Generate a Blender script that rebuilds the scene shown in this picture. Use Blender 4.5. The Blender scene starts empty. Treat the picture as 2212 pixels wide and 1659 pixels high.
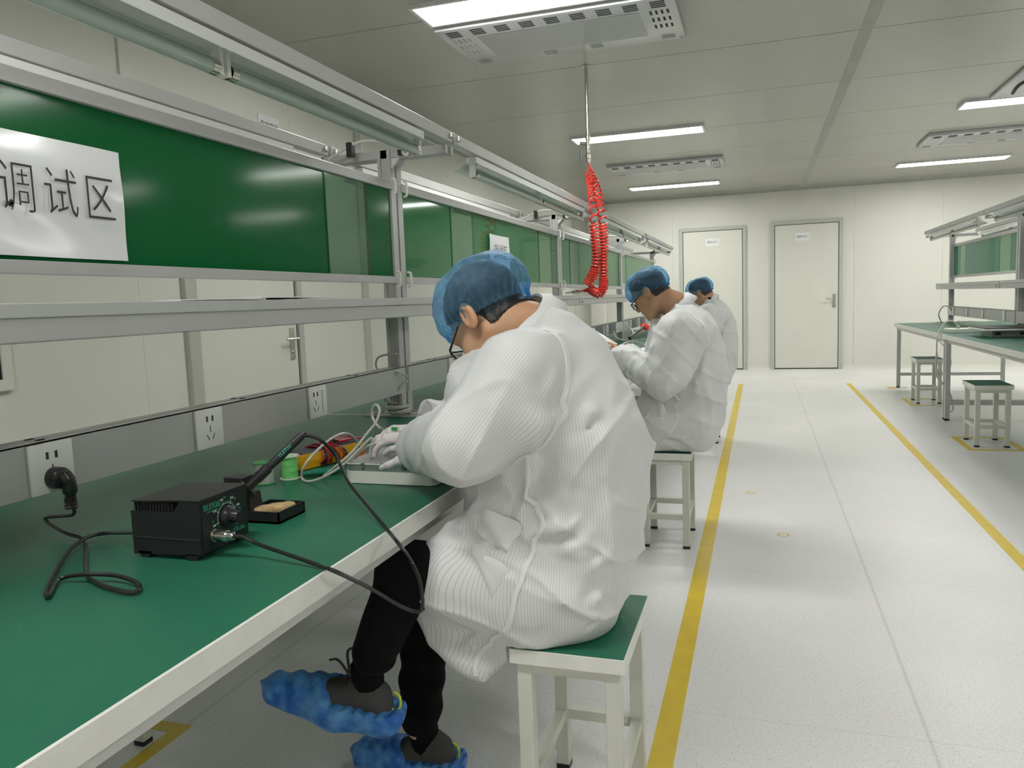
import bpy, bmesh, math, random
import numpy as np
from mathutils import Vector, Matrix
from mathutils.bvhtree import BVHTree
random.seed(3); np.random.seed(3)
S = bpy.context.scene
COL = S.collection
# ------------------------------------------------------------------ camera
CAMF, CPX, CPY, EYE = 1665.0, 1106.0, 829.5, 1.18
def nrm(v): v = np.array(v, float); return v/np.linalg.norm(v)
_dy = nrm([1642-CPX, -(632-CPY), -CAMF])
_p2 = nrm([642-CPX, -(669-CPY), -CAMF])
_up = nrm(np.cross(_dy, _p2)); _up = _up if _up[1] > 0 else -_up
_dx = np.cross(_dy, _up)
MW = np.array([_dx, _dy, _up])
cam = bpy.data.cameras.new('camera'); co = bpy.data.objects.new('camera', cam); COL.objects.link(co)
cam.sensor_width = 36; cam.lens = CAMF/2212*36; cam.clip_start = 0.02
co.matrix_world = Matrix([[*MW[0], 0], [*MW[1], 0], [*MW[2], EYE], [0, 0, 0, 1]])
S.camera = co
def _ray(u, v): return MW @ np.array([u-CPX, -(v-CPY), -CAMF])
def atx(u, v, x): d = _ray(u, v); return np.array([0, 0, EYE])+d*x/d[0]
def aty(u, v, y): d = _ray(u, v); return np.array([0, 0, EYE])+d*y/d[1]
def atz(u, v, z): d = _ray(u, v); return np.array([0, 0, EYE])+d*(z-EYE)/d[2]
# ------------------------------------------------------------------ world, exposure
w = bpy.data.worlds.new('world'); S.world = w; w.use_nodes = True
w.node_tree.nodes['Background'].inputs[0].default_value = (0.8, 0.85, 0.8, 1)
w.node_tree.nodes['Background'].inputs[1].default_value = 0.05
S.view_settings.view_transform = 'Standard'; S.view_settings.look = 'None'
S.view_settings.exposure = 0.0; S.view_settings.gamma = 1.0; S.view_settings.use_curve_mapping = False
LAMP = 36.0
# ------------------------------------------------------------------ materials
def mat(name, col, rough=.5, metal=0., spec=.5, emit=0, bump=0, bscale=50, var=0, vscale=4, trans=0, alpha=1, coat=0, col2=None, sub=0, ior=1.45):
    m = bpy.data.materials.new(name); m.use_nodes = True; nt = m.node_tree; b = nt.nodes['Principled BSDF']
    I = b.inputs
    I['Base Color'].default_value = (*col, 1); I['Roughness'].default_value = rough; I['Metallic'].default_value = metal
    I['Specular IOR Level'].default_value = spec; I['IOR'].default_value = ior
    I['Transmission Weight'].default_value = trans; I['Alpha'].default_value = alpha; I['Coat Weight'].default_value = coat
    if sub: I['Subsurface Weight'].default_value = sub; I['Subsurface Radius'].default_value = (.02, .008, .004); I['Subsurface Scale'].default_value = .5
    if emit: I['Emission Color'].default_value = (*col, 1); I['Emission Strength'].default_value = emit
    tc = nt.nodes.new('ShaderNodeTexCoord')
    if var or col2:
        n = nt.nodes.new('ShaderNodeTexNoise'); n.inputs['Scale'].default_value = vscale; n.inputs['Detail'].default_value = 5
        nt.links.new(tc.outputs['Object'], n.inputs['Vector'])
        r = nt.nodes.new('ShaderNodeMix'); r.data_type = 'RGBA'
        c2 = col2 or tuple(max(0, c*(1-var)) for c in col)
        r.inputs[6].default_value = (*col, 1); r.inputs[7].default_value = (*c2, 1)
        mr = nt.nodes.new('ShaderNodeMapRange'); mr.inputs[1].default_value = .35; mr.inputs[2].default_value = .65
        nt.links.new(n.outputs[0], mr.inputs[0]); nt.links.new(mr.outputs[0], r.inputs[0]); nt.links.new(r.outputs[2], I['Base Color'])
    if bump:
        n = nt.nodes.new('ShaderNodeTexNoise'); n.inputs['Scale'].default_value = bscale; n.inputs['Detail'].default_value = 4
        nt.links.new(tc.outputs['Object'], n.inputs['Vector'])
        bp = nt.nodes.new('ShaderNodeBump'); bp.inputs['Strength'].default_value = bump; bp.inputs['Distance'].default_value = .002
        nt.links.new(n.outputs[0], bp.inputs['Height']); nt.links.new(bp.outputs[0], I['Normal'])
    return m
M = {}
M['wall'] = mat('wall_panel_coating', (.70, .70, .63), .42, var=.04, vscale=1.2)
M['ceil'] = mat('ceiling_panel_coating', (.45, .445, .405), .24, var=.05, vscale=.8)
M['tape_grey'] = mat('ceiling_tape', (.40, .41, .37), .4, var=.12, vscale=6)
M['joint'] = mat('joint_gap', (.34, .34, .31), .7)
M['trim'] = mat('door_frame_coating', (.47, .49, .43), .35)
M['door'] = mat('door_coating', (.70, .70, .62), .4, var=.03)
M['steel'] = mat('bench_powder_coat', (.48, .48, .47), .28, spec=.6, var=.05, vscale=8)
M['steel_l'] = mat('lamp_housing_white', (.70, .71, .70), .16, spec=.7)
M['reflector'] = mat('reflector_white', (.66, .69, .66), .10, spec=.8)
M['chrome'] = mat('brushed_steel', (.62, .60, .55), .22, metal=1)
M['edge'] = mat('bench_edge_strip', (.74, .74, .70), .35, var=.06, vscale=20)
M['stoolw'] = mat('stool_paint', (.62, .63, .56), .38, var=.05, vscale=9)
M['tube'] = mat('unlit_tube_glass', (.40, .46, .42), .12, spec=.7)
M['white'] = mat('white_plastic', (.80, .80, .76), .3)
M['paper'] = mat('laminated_paper', (.82, .82, .84), .12, bump=.25, bscale=9)
M['paperm'] = mat('plain_paper', (.80, .80, .79), .6)
M['ink'] = mat('black_ink', (.02, .02, .025), .4)
M['black'] = mat('black_plastic', (.018, .018, .019), .42, bump=.25, bscale=400)
M['blackr'] = mat('black_rubber', (.02, .02, .021), .3)
M['greenink'] = mat('green_print', (.03, .42, .25), .5)
M['whiteink'] = mat('white_print', (.75, .75, .75), .5)
M['grey_cable'] = mat('grey_cable', (.50, .50, .47), .32)
M['white_cable'] = mat('white_cable', (.75, .75, .68), .35)
M['yellowdev'] = mat('yellow_rubber', (.80, .42, .01), .4)
M['darkdev'] = mat('dark_grey_plastic', (.08, .08, .09), .4)
M['red'] = mat('red_insulation', (.45, .02, .03), .35)
M['hose'] = mat('red_polyurethane_hose', (.85, .06, .045), .22, spec=.6, trans=.15)
M['spoolw'] = mat('spool_pale_plastic', (.72, .76, .68), .4)
M['greenwire'] = mat('light_green_wire', (.22, .70, .22), .45)
M['spoolg'] = mat('spool_green_plastic', (.05, .32, .09), .35)
M['solder'] = mat('solder_wire', (.72, .70, .65), .28, metal=.55)
M['sponge'] = mat('dried_sponge', (.62, .46, .25), .95, bump=1, bscale=120, col2=(.42, .29, .14), vscale=45)
M['greydev'] = mat('grey_abs', (.36, .37, .36), .3)
M['greydev2'] = mat('grey_side_abs', (.20, .23, .21), .4)
M['whitedev'] = mat('white_abs', (.76, .78, .71), .35)
M['teal'] = mat('green_tool_plastic', (.01, .22, .12), .25)
M['skin'] = mat('skin', (.56, .33, .20), .45, sub=.12, col2=(.50, .27, .16), vscale=14, bump=.15, bscale=250)
M['skin2'] = mat('skin_tanned', (.46, .27, .16), .45, sub=.1, col2=(.40, .21, .12), vscale=14, bump=.15, bscale=250)
M['hair'] = mat('black_hair', (.012, .010, .009), .5, bump=1, bscale=160)
M['stubble'] = mat('shaved_hair', (.10, .065, .045), .7, bump=.8, bscale=300)
M['glove'] = mat('white_glove_knit', (.78, .72, .74), .8, bump=.5, bscale=300, col2=(.70, .60, .64), vscale=30)
M['trouser'] = mat('black_trousers', (.0035, .0035, .004), .9, spec=.2)
M['shoe'] = mat('dark_grey_sneaker', (.065, .063, .062), .75, bump=.5, bscale=300)
M['lime'] = mat('lime_loop', (.55, .75, .05), .5)
M['blackmetal'] = mat('black_glasses_frame', (.01, .01, .012), .25)
M['blueplastic'] = mat('dark_blue_plastic', (.07, .08, .13), .4)
M['slot'] = mat('dark_slot', (.03, .03, .035), .7)
M['mesh'] = mat('perforated_plate', (.47, .48, .49), .22, spec=.7)
M['ffu'] = mat('filter_housing', (.60, .61, .62), .22, spec=.7, bump=.5, bscale=3)
M['yellow'] = mat('yellow_floor_tape', (.72, .52, .03), .38, var=.1, vscale=12)
M['lampon'] = mat('lit_diffuser', (1, 1, .965), emit=LAMP)
M['glass'] = mat('clear_lens', (.95, .97, .97), .03, trans=1, ior=1.2)
M['winglass'] = mat('window_glass', (.25, .28, .28), .04, spec=.8)

def nodes(m): return m.node_tree, m.node_tree.nodes['Principled BSDF'].inputs
# floor: speckled vinyl with darker welded seams and soft sheen variation
m = mat('speckled_vinyl', (.5, .5, .5), .2); M['floor'] = m; nt, I = nodes(m)
tc = nt.nodes.new('ShaderNodeTexCoord')
def noise(scale, det=3, dist=0):
    n = nt.nodes.new('ShaderNodeTexNoise'); n.inputs['Scale'].default_value = scale; n.inputs['Detail'].default_value = det
    n.inputs['Distortion'].default_value = dist
    nt.links.new(tc.outputs['Object'], n.inputs['Vector']); return n.outputs[0]
def ramp(src, a, b, ca, cb):
    r = nt.nodes.new('ShaderNodeValToRGB'); r.color_ramp.elements[0].position = a; r.color_ramp.elements[1].position = b
    r.color_ramp.elements[0].color = (*ca, 1); r.color_ramp.elements[1].color = (*cb, 1); nt.links.new(src, r.inputs[0]); return r.outputs[0]
def mul(a, b):
    x = nt.nodes.new('ShaderNodeMix'); x.data_type = 'RGBA'; x.blend_type = 'MULTIPLY'; x.inputs[0].default_value = 1
    nt.links.new(a, x.inputs[6]); nt.links.new(b, x.inputs[7]); return x.outputs[2]
base = ramp(noise(1.1, 4), .3, .7, (.72, .715, .70), (.80, .79, .78))
speck = ramp(noise(190, 2), .30, .42, (.62, .61, .60), (1, 1, 1))
marks = ramp(noise(45, 6, 2.5), .25, .29, (.86, .85, .84), (1, 1, 1))
sep = nt.nodes.new('ShaderNodeSeparateXYZ'); nt.links.new(tc.outputs['Object'], sep.inputs[0])
def math_(op, a, b=None, c=None):
    n = nt.nodes.new('ShaderNodeMath'); n.operation = op
    for i, v in enumerate((a, b, c)):
        if v is None: continue
        if isinstance(v, (int, float)): n.inputs[i].default_value = v
        else: nt.links.new(v, n.inputs[i])
    return n.outputs[0]
sx = math_('ABSOLUTE', math_('SUBTRACT', math_('FRACT', math_('DIVIDE', math_('SUBTRACT', sep.outputs[0], .42-1.0), 2.0)), .5))
sy = math_('ABSOLUTE', math_('SUBTRACT', math_('FRACT', math_('DIVIDE', math_('SUBTRACT', sep.outputs[1], 3.33-.6), 1.2)), .5))
seam1 = ramp(sx, .0015, .004, (.80, .80, .80), (1, 1, 1)); seam2 = ramp(sy, .0015, .003, (.90, .90, .90), (1, 1, 1))
nt.links.new(mul(mul(mul(mul(base, speck), marks), seam1), seam2), I['Base Color'])
rr = nt.nodes.new('ShaderNodeMapRange'); nt.links.new(noise(3, 4), rr.inputs[0]); rr.inputs[3].default_value = .28; rr.inputs[4].default_value = .42
nt.links.new(rr.outputs[0], I['Roughness'])
# green bench mat
m = mat('green_esd_mat', (.008, .10, .055), .3, spec=.35); M['mat'] = m; nt, I = nodes(m); tc = nt.nodes.new('ShaderNodeTexCoord')
c = mul(ramp(noise(3.5, 5, .6), .3, .7, (.018, .150, .085), (.020, .125, .078)), ramp(noise(25, 6, 2), .60, .78, (1, 1, 1), (1.5, 1.25, 1.3)))
nt.links.new(c, I['Base Color'])
rr = nt.nodes.new('ShaderNodeMapRange'); nt.links.new(noise(2.2, 4), rr.inputs[0]); rr.inputs[3].default_value = .30; rr.inputs[4].default_value = .46
nt.links.new(rr.outputs[0], I['Roughness'])
# green acrylic: glossy, partly see-through
def acrylic(name, col, tfac, tcol, rough=.05, sp=.34):
    m = bpy.data.materials.new(name); m.use_nodes = True; nt = m.node_tree; b = nt.nodes['Principled BSDF']; I = b.inputs
    I['Base Color'].default_value = (*col, 1); I['Roughness'].default_value = rough; I['Specular IOR Level'].default_value = sp
    t = nt.nodes.new('ShaderNodeBsdfTransparent'); t.inputs[0].default_value = (*tcol, 1)
    mx = nt.nodes.new('ShaderNodeMixShader'); mx.inputs[0].default_value = tfac
    nt.links.new(b.outputs[0], mx.inputs[1]); nt.links.new(t.outputs[0], mx.inputs[2]); nt.links.new(mx.outputs[0], nt.nodes['Material Output'].inputs[0])
    return m
M['acr'] = acrylic('green_acrylic', (.005, .125, .033), .12, (.25, .8, .4), .10, .16)
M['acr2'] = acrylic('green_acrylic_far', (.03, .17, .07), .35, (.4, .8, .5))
M['acr3'] = acrylic('teal_acrylic', (.03, .17, .12), .30, (.35, .75, .6))
M['clr'] = acrylic('clear_pane', (.12, .20, .13), .62, (.62, .78, .66))
# coat: white cleanroom cloth with fine carbon stripes following the garment
def coat_mat(name, sp, lw, dark, base=(.67, .675, .675)):
    m = bpy.data.materials.new(name); m.use_nodes = True; nt = m.node_tree; b = nt.nodes['Principled BSDF']; I = b.inputs
    I['Roughness'].default_value = .55; I['Specular IOR Level'].default_value = .35; I['Sheen Weight'].default_value = .1
    def att(n):
        a = nt.nodes.new('ShaderNodeAttribute'); a.attribute_name = n; return a.outputs['Fac']
    def mth(op, a, b_=None):
        n = nt.nodes.new('ShaderNodeMath'); n.operation = op
        for i, v in enumerate((a, b_)):
            if v is None: continue
            if isinstance(v, (int, float)): n.inputs[i].default_value = v
            else: nt.links.new(v, n.inputs[i])
        return n.outputs[0]
    mk = mth('GREATER_THAN', att('sleeve_mask'), .5)
    def line(s):
        f = mth('ABSOLUTE', mth('SUBTRACT', mth('FRACT', mth('DIVIDE', s, sp)), .5))
        mr = nt.nodes.new('ShaderNodeMapRange'); mr.inputs[1].default_value = lw*.35; mr.inputs[2].default_value = lw; nt.links.new(f, mr.inputs[0]); return mr.outputs[0]
    a, c = line(att('body_stripe')), line(att('sleeve_stripe'))
    mx = nt.nodes.new('ShaderNodeMix'); mx.data_type = 'FLOAT'; nt.links.new(mk, mx.inputs[0]); nt.links.new(a, mx.inputs[2]); nt.links.new(c, mx.inputs[3])
    cm = nt.nodes.new('ShaderNodeMix'); cm.data_type = 'RGBA'; nt.links.new(mx.outputs[0], cm.inputs[0])
    cm.inputs[6].default_value = (*dark, 1); cm.inputs[7].default_value = (*base, 1); nt.links.new(cm.outputs[2], I['Base Color'])
    tc = nt.nodes.new('ShaderNodeTexCoord'); n = nt.nodes.new('ShaderNodeTexNoise'); n.inputs['Scale'].default_value = 16; n.inputs['Detail'].default_value = 5
    nt.links.new(tc.outputs['Object'], n.inputs['Vector']); bp = nt.nodes.new('ShaderNodeBump'); bp.inputs['Strength'].default_value = .35; bp.inputs['Distance'].default_value = .006
    nt.links.new(n.outputs[0], bp.inputs['Height']); nt.links.new(bp.outputs[0], I['Normal'])
    return m
M['coat'] = coat_mat('striped_cleanroom_cloth', .0064, .10, (.47, .47, .48))
M['coat2'] = coat_mat('striped_cleanroom_cloth_far', .0078, .11, (.55, .55, .55), (.70, .70, .70))
M['seam'] = mat('coat_seam_band', (.74, .745, .735), .5, bump=.4, bscale=200)
def film(name, c1, c2, tfac, sc=30, tcol=(.5, .75, .95)):
    m = mat(name, c1, .5, col2=c2, vscale=sc, bump=.8, bscale=60); nt = m.node_tree; b = nt.nodes['Principled BSDF']
    t = nt.nodes.new('ShaderNodeBsdfTransparent'); t.inputs[0].default_value = (*tcol, 1)
    lw = nt.nodes.new('ShaderNodeLayerWeight'); lw.inputs[0].default_value = .25
    mr = nt.nodes.new('ShaderNodeMapRange'); nt.links.new(lw.outputs['Facing'], mr.inputs[0]); mr.inputs[3].default_value = tfac; mr.inputs[4].default_value = tfac*.25
    mx = nt.nodes.new('ShaderNodeMixShader'); nt.links.new(mr.outputs[0], mx.inputs[0])
    nt.links.new(b.outputs[0], mx.inputs[1]); nt.links.new(t.outputs[0], mx.inputs[2]); nt.links.new(mx.outputs[0], nt.nodes['Material Output'].inputs[0])
    return m
M['cap'] = film('blue_nonwoven_cap', (.30, .52, .74), (.17, .38, .62), .88, 60)
M['cover'] = film('blue_shoe_cover_film', (.02, .14, .58), (.14, .40, .80), .22, 26)

# ------------------------------------------------------------------ mesh helpers
class MB:
    def __init__(s): s.v = []; s.f = []
    def add(s, vs, fs):
        o = len(s.v); s.v += [tuple(float(c) for c in v) for v in vs]; s.f += [tuple(i+o for i in f) for f in fs]; return s
    def box(s, x0, x1, y0, y1, z0, z1, ch=0):
        if x1 < x0: x0, x1 = x1, x0
        if y1 < y0: y0, y1 = y1, y0
        if z1 < z0: z0, z1 = z1, z0
        if ch <= 0:
            vs = [(x, y, z) for z in (z0, z1) for y in (y0, y1) for x in (x0, x1)]
            return s.add(vs, [(0, 2, 3, 1), (4, 5, 7, 6), (0, 1, 5, 4), (2, 6, 7, 3), (0, 4, 6, 2), (1, 3, 7, 5)])
        bm = bmesh.new(); bmesh.ops.create_cube(bm, size=1)
        for v in bm.verts: v.co = Vector(((x0+x1)/2+v.co.x*(x1-x0), (y0+y1)/2+v.co.y*(y1-y0), (z0+z1)/2+v.co.z*(z1-z0)))
        bmesh.ops.bevel(bm, geom=bm.edges[:], offset=ch, segments=2, affect='EDGES', profile=.5)
        bm.verts.ensure_lookup_table()
        s.add([v.co[:] for v in bm.verts], [[v.index for v in f.verts] for f in bm.faces]); bm.free(); return s
    def prism(s, pts, axis, a, b):
        n = len(pts)
        def P(p, t):
            if axis == 'y': return (p[0], t, p[1])
            if axis == 'x': return (t, p[0], p[1])
            return (p[0], p[1], t)
        vs = [P(p, a) for p in pts]+[P(p, b) for p in pts]
        fs = [tuple(range(n))[::-1], tuple(range(n, 2*n))]+[(i, (i+1) % n, n+(i+1) % n, n+i) for i in range(n)]
        return s.add(vs, fs)
    def tube(s, path, r, n=8, caps=True):
        P = [np.array(p, float) for p in path]; L = len(P)
        R = r if hasattr(r, '__len__') else [r]*L
        vs = []; prev = None
        for i in range(L):
            t = P[min(i+1, L-1)]-P[max(i-1, 0)]; t = t/(np.linalg.norm(t)+1e-9)
            if prev is None:
                a = np.array([0, 0, 1.]) if abs(t[2]) < .9 else np.array([1., 0, 0]); u = np.cross(t, a)
            else: u = prev-t*np.dot(prev, t)
            u = u/(np.linalg.norm(u)+1e-9); prev = u; v2 = np.cross(t, u)
            for k in range(n):
                an = 2*math.pi*k/n; vs.append(P[i]+(u*math.cos(an)+v2*math.sin(an))*R[i])
        fs = [(i*n+k, i*n+(k+1) % n, (i+1)*n+(k+1) % n, (i+1)*n+k) for i in range(L-1) for k in range(n)]
        if caps: fs += [tuple(range(n))[::-1], tuple(range((L-1)*n, L*n))]
        return s.add(vs, fs)
    def lathe(s, prof, c, n=24, axis=(0, 0, 1)):
        a = np.array(nrm(axis)); t = np.array([1., 0, 0]) if abs(a[0]) < .9 else np.array([0, 1., 0]); u = nrm(np.cross(a, t)); v2 = np.cross(a, u); c = np.array(c, float)
        vs = []
        for r, h in prof:
            for k in range(n):
                an = 2*math.pi*k/n; vs.append(c+a*h+(u*math.cos(an)+v2*math.sin(an))*r)
        L = len(prof); fs = [(i*n+k, i*n+(k+1) % n, (i+1)*n+(k+1) % n, (i+1)*n+k) for i in range(L-1) for k in range(n)]
        fs += [tuple(range(n))[::-1], tuple(range((L-1)*n, L*n))]
        return s.add(vs, fs)
    def build(s, name, m, parent=None, smooth=False, org=None):
        me = bpy.data.meshes.new(name)
        V = s.v
        if org is None and parent is None and V:
            A = np.array(V); org = (A[:, 0].mean(), A[:, 1].mean(), A[:, 2].min())
        if org is not None: V = [(v[0]-org[0], v[1]-org[1], v[2]-org[2]) for v in V]
        me.from_pydata(V, [], s.f)
        bm = bmesh.new(); bm.from_mesh(me); bmesh.ops.recalc_face_normals(bm, faces=bm.faces); bm.to_mesh(me); bm.free()
        me.materials.append(m); o = bpy.data.objects.new(name, me); COL.objects.link(o)
        if org is not None: o.location = org
        if parent is not None: setp(o, parent)
        if smooth:
            for p in me.polygons: p.use_smooth = True
            try: me.set_sharp_from_angle(angle=math.radians(38))
            except Exception: pass
        return o
def wloc(o):
    b = Matrix.Translation(o.location) @ o.rotation_euler.to_matrix().to_4x4()
    return b if o.parent is None else wloc(o.parent) @ o.matrix_parent_inverse @ b
def setp(o, parent):
    o.parent = parent; o.matrix_parent_inverse = wloc(parent).inverted()
def tag(o, label=None, cat=None, group=None, kind=None):
    if label: o['label'] = label
    if cat: o['category'] = cat
    if group: o['group'] = group
    if kind: o['kind'] = kind
    return o
def empty(name, loc, label=None, cat=None, group=None):
    o = bpy.data.objects.new(name, None); o.empty_display_size = .05; COL.objects.link(o); o.location = tuple(float(c) for c in loc); return tag(o, label, cat, group)
def struct(o): o['kind'] = 'structure'; return o
def spline(pts, per=8):
    P = [np.array(p, float) for p in pts]; P = [2*P[0]-P[1]]+P+[2*P[-1]-P[-2]]; out = []
    for i in range(1, len(P)-2):
        for k in range(per):
            t = k/per; a, b, c, d = P[i-1], P[i], P[i+1], P[i+2]
            out.append(.5*((2*b)+(-a+c)*t+(2*a-5*b+4*c-d)*t*t+(-a+3*b-3*c+d)*t**3))
    out.append(P[-2]); return out
def text(name, body, size, m, X, Y, origin, parent, ext=.0006, off=0., align='CENTER', sx=1., sp=1.):
    """flat lettering as real mesh: X = reading direction, Y = up direction"""
    cu = bpy.data.curves.new(name, 'FONT'); cu.body = body; cu.size = size; cu.extrude = ext; cu.align_x = align; cu.align_y = 'CENTER'; cu.offset = off; cu.resolution_u = 3; cu.space_character = sp
    t = bpy.data.objects.new(name+'_tmp', cu); COL.objects.link(t); dg = bpy.context.evaluated_depsgraph_get()
    me = bpy.data.meshes.new_from_object(t.evaluated_get(dg)); bpy.data.objects.remove(t)
    X = Vector(X).normalized(); Y = Vector(Y).normalized(); Z = X.cross(Y)
    R = Matrix((X, Y, Z)).transposed().to_4x4(); R.translation = Vector(origin); me.transform(Matrix.Diagonal((sx, 1, 1, 1))); me.transform(R)
    me.materials.clear(); me.materials.append(m); me.name = name
    o = bpy.data.objects.new(name, me); COL.objects.link(o)
    if parent is not None: setp(o, parent)
    return o
def copy_tree(o, parent=None):
    c = o.copy(); COL.objects.link(c)
    if parent is not None: c.parent = parent
    for ch in list(o.children): copy_tree(ch, c)
    return c

# ------------------------------------------------------------------ room
XL, XR, YN, YF, ZC = -2.9, 6.6, -5.0, 12.5, 2.727
fl = struct(MB().box(XL-.1, XR+.1, YN-.1, YF+.1, -.1, 0).build('floor', M['floor'], org=(0, 0, 0)))
ce = struct(MB().box(XL-.1, XR+.1, YN-.1, YF+.1, ZC+.012, ZC+.12).build('ceiling', M['joint'], org=(0, 0, 0)))
ys = [5.257-1.18*k for k in range(9, 0, -1)]+[5.257+1.18*k for k in range(7)]
ys = [y for y in ys if YN < y < YF]; ys = [YN]+ys+[YF]
for i in range(len(ys)-1):
    for a, b in ((XL, .578), (.645, XR)):
        MB().box(a, b, ys[i]+.004, ys[i+1]-.004, ZC, ZC+.013).build('ceiling_panel', M['ceil'], ce)
MB().box(.575, .648, YN, YF, ZC-.002, ZC+.013).build('joint_tape', M['tape_grey'], ce)['label'] = 'grey tape strip over the long ceiling joint'
wf = struct(MB().box(XL, XR, YF+.01, YF+.15, 0, ZC+.05).build('wall_far', M['joint'], org=(0, 0, 0)))
xs = [XL, -2.44, -1.31, 1.32, 2.48, 3.66, 4.84, 6.02, XR]
for i in range(len(xs)-1):
    MB().box(xs[i]+.001, xs[i+1]-.001, YF, YF+.012, 0, ZC).build('wall_panel', M['wall'], wf)
wl = struct(MB().box(XL-.15, XL-.01, YN, YF, 0, ZC+.05).build('wall_left', M['joint'], org=(0, 0, 0)))
yl = [YN, -3.5, -2.3, -1.1, .05, 1.9, 3.07, 4.46, 5.45, 6.6, 7.8, 9.0, 10.2, 11.4, YF]
for i in range(len(yl)-1):
    MB().box(XL-.012, XL, yl[i]+.0008, yl[i+1]-.0008, 0, ZC).build('wall_panel', M['wall'], wl)
struct(MB().box(XR, XR+.1, YN, YF, 0, ZC+.05).build('wall_right', M['wall'], org=(0, 0, 0)))
struct(MB().box(XL, XR, YN-.1, YN, 0, ZC+.05).build('wall_near', M['wall'], org=(0, 0, 0)))
for nm, a in (('baseboard_far', None), ('baseboard_left', 1)):
    mb = MB()
    if a is None:
        for x0, x1 in ((XL, -1.205), (-.195, .16), (1.175, XR)): mb.prism([(YF-.035, 0), (YF-.012, .012), (YF-.002, .05), (YF, .05), (YF, 0)], 'x', x0, x1)
    else:
        for y0, y1 in ((YN, 3.42), (4.42, YF)): mb.prism([(XL+.035, 0), (XL+.012, .012), (XL+.002, .05), (XL, .05), (XL, 0)], 'y', y0, y1)
    struct(mb.build(nm, M['wall'], org=(0, 0, 0)))
struct(MB().prism([(YF-.05, ZC), (YF-.012, ZC-.012), (YF, ZC-.05), (YF, ZC)], 'x', XL, XR).build('trim_1', M['tape_grey'], org=(0, 0, 0)))
struct(MB().prism([(XL+.05, ZC), (XL+.012, ZC-.012), (XL, ZC-.05), (XL, ZC)], 'y', YN, YF).build('trim_2', M['tape_grey'], org=(0, 0, 0)))
# rounded pilaster in the far corner, and joint covers on the left wall
struct(MB().box(-2.62, -2.37, YF-.16, YF, 0, ZC, .03).build('trim_3', M['wall'], org=(0, 0, 0), smooth=True))
struct(MB().box(XL, XL+.012, 5.31, 5.40, 0, ZC).build('trim_4', M['trim'], org=(0, 0, 0)))
struct(MB().box(XL, XL+.012, 3.06, 3.10, 2.0, ZC).build('trim_5', M['wall'], org=(0, 0, 0)))

def lever(parent, P, right, out):
    """P: centre of plate, right: direction of lever, out: direction off the door"""
    P = np.array(P); r = np.array(right, float); o = np.array(out, float); u = np.array([0, 0, 1.])
    def bx(mb, c, a, b, d): # half sizes along r,u,o
        vs = [c+r*i*a+u*j*b+o*k*d for k in (-1, 1) for j in (-1, 1) for i in (-1, 1)]
        mb.add(vs, [(0, 2, 3, 1), (4, 5, 7, 6), (0, 1, 5, 4), (2, 6, 7, 3), (0, 4, 6, 2), (1, 3, 7, 5)])
    mb = MB(); bx(mb, P+o*.004, .022, .10, .004)
    mb.tube([P+u*.03, P+u*.03+o*.05], .010, 12); mb.tube([P+u*.03+o*.048-r*.008, P+u*.03+o*.048+r*.12], .008, 10)
    mb.lathe([(.009, 0), (.009, .014)], P-u*.055, 12, o)
    mb.build('door_handle', M['chrome'], parent, smooth=True)
def sign(parent, c, wd, ht, X, out, body, size):
    X = np.array(X, float); o = np.array(out, float); c = np.array(c, float); u = np.array([0, 0, 1.])
    vs = [c+X*i*wd/2+u*j*ht/2+o*k for k in (0, .003) for j in (-1, 1) for i in (-1, 1)]
    s_ = MB().add(vs, [(0, 2, 3, 1), (4, 5, 7, 6), (0, 1, 5, 4), (2, 6, 7, 3), (0, 4, 6, 2), (1, 3, 7, 5)]).build('door_sign', M['paperm'], parent)
    return s_, text('lettering', body, size, M['ink'], X, (0, 0, 1), c+o*.0035, None)
# far doors
for n, (x0, x1, top, hd, sx_, sz) in enumerate(((-1.205, -.20, 2.213, None, -.70, 1.98), (.155, 1.165, 2.23, 1.05, .607, 1.988)), 1):
    d = struct(MB().box(x0+.06, x1-.06, YF-.016, YF+.002, .012, top-.06, .003).build('door_%d' % n, M['door'], org=((x0+x1)/2, YF, 0)))
    for a in ((x0, x0+.052, 0, top), (x1-.052, x1, 0, top), (x0+.052, x1-.052, top-.052, top)):
        MB().box(a[0], a[1], YF-.03, YF+.002, a[2], a[3], .004).build('door_frame', M['trim'], d)
    MB().box(x0+.052, x1-.052, YF-.012, YF+.004, 0, top-.05).build('shadow_gap', M['slot'], d)
    MB().box(x0+.055, x1-.055, YF-.02, YF-.012, .004, .016).build('bottom_seal', M['slot'], d)
    s_, t_ = sign(d, (sx_, YF-.017, sz), .205, .115, (1, 0, 0), (0, -1, 0), '随手关门', .040)
    setp(t_, d)
    if hd: lever(d, (hd-.0, YF-.018, 1.02), (-1, 0, 0), (0, -1, 0))
# left wall door
d3 = struct(MB().box(XL-.002, XL+.016, 3.46, 4.375, .012, 2.16, .003).build('door_3', M['door'], org=(XL, 3.9, 0)))
for a in ((3.36, 3.445, 0, 2.25), (4.39, 4.445, 0, 2.25), (3.445, 4.39, 2.175, 2.25)):
    MB().box(XL-.002, XL+.03, a[0], a[1], a[2], a[3], .004).build('door_frame', M['trim'], d3)
MB().box(XL-.004, XL+.010, 3.44, 4.40, 0, 2.18).build('shadow_gap', M['slot'], d3)
lever(d3, (XL+.018, 4.31, .965), (0, -1, 0), (1, 0, 0))
s_, t_ = sign(d3, (XL+.002, 4.24, 2.315), .21, .12, (0, 1, 0), (1, 0, 0), '保持常闭', .045); setp(t_, d3)
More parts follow.
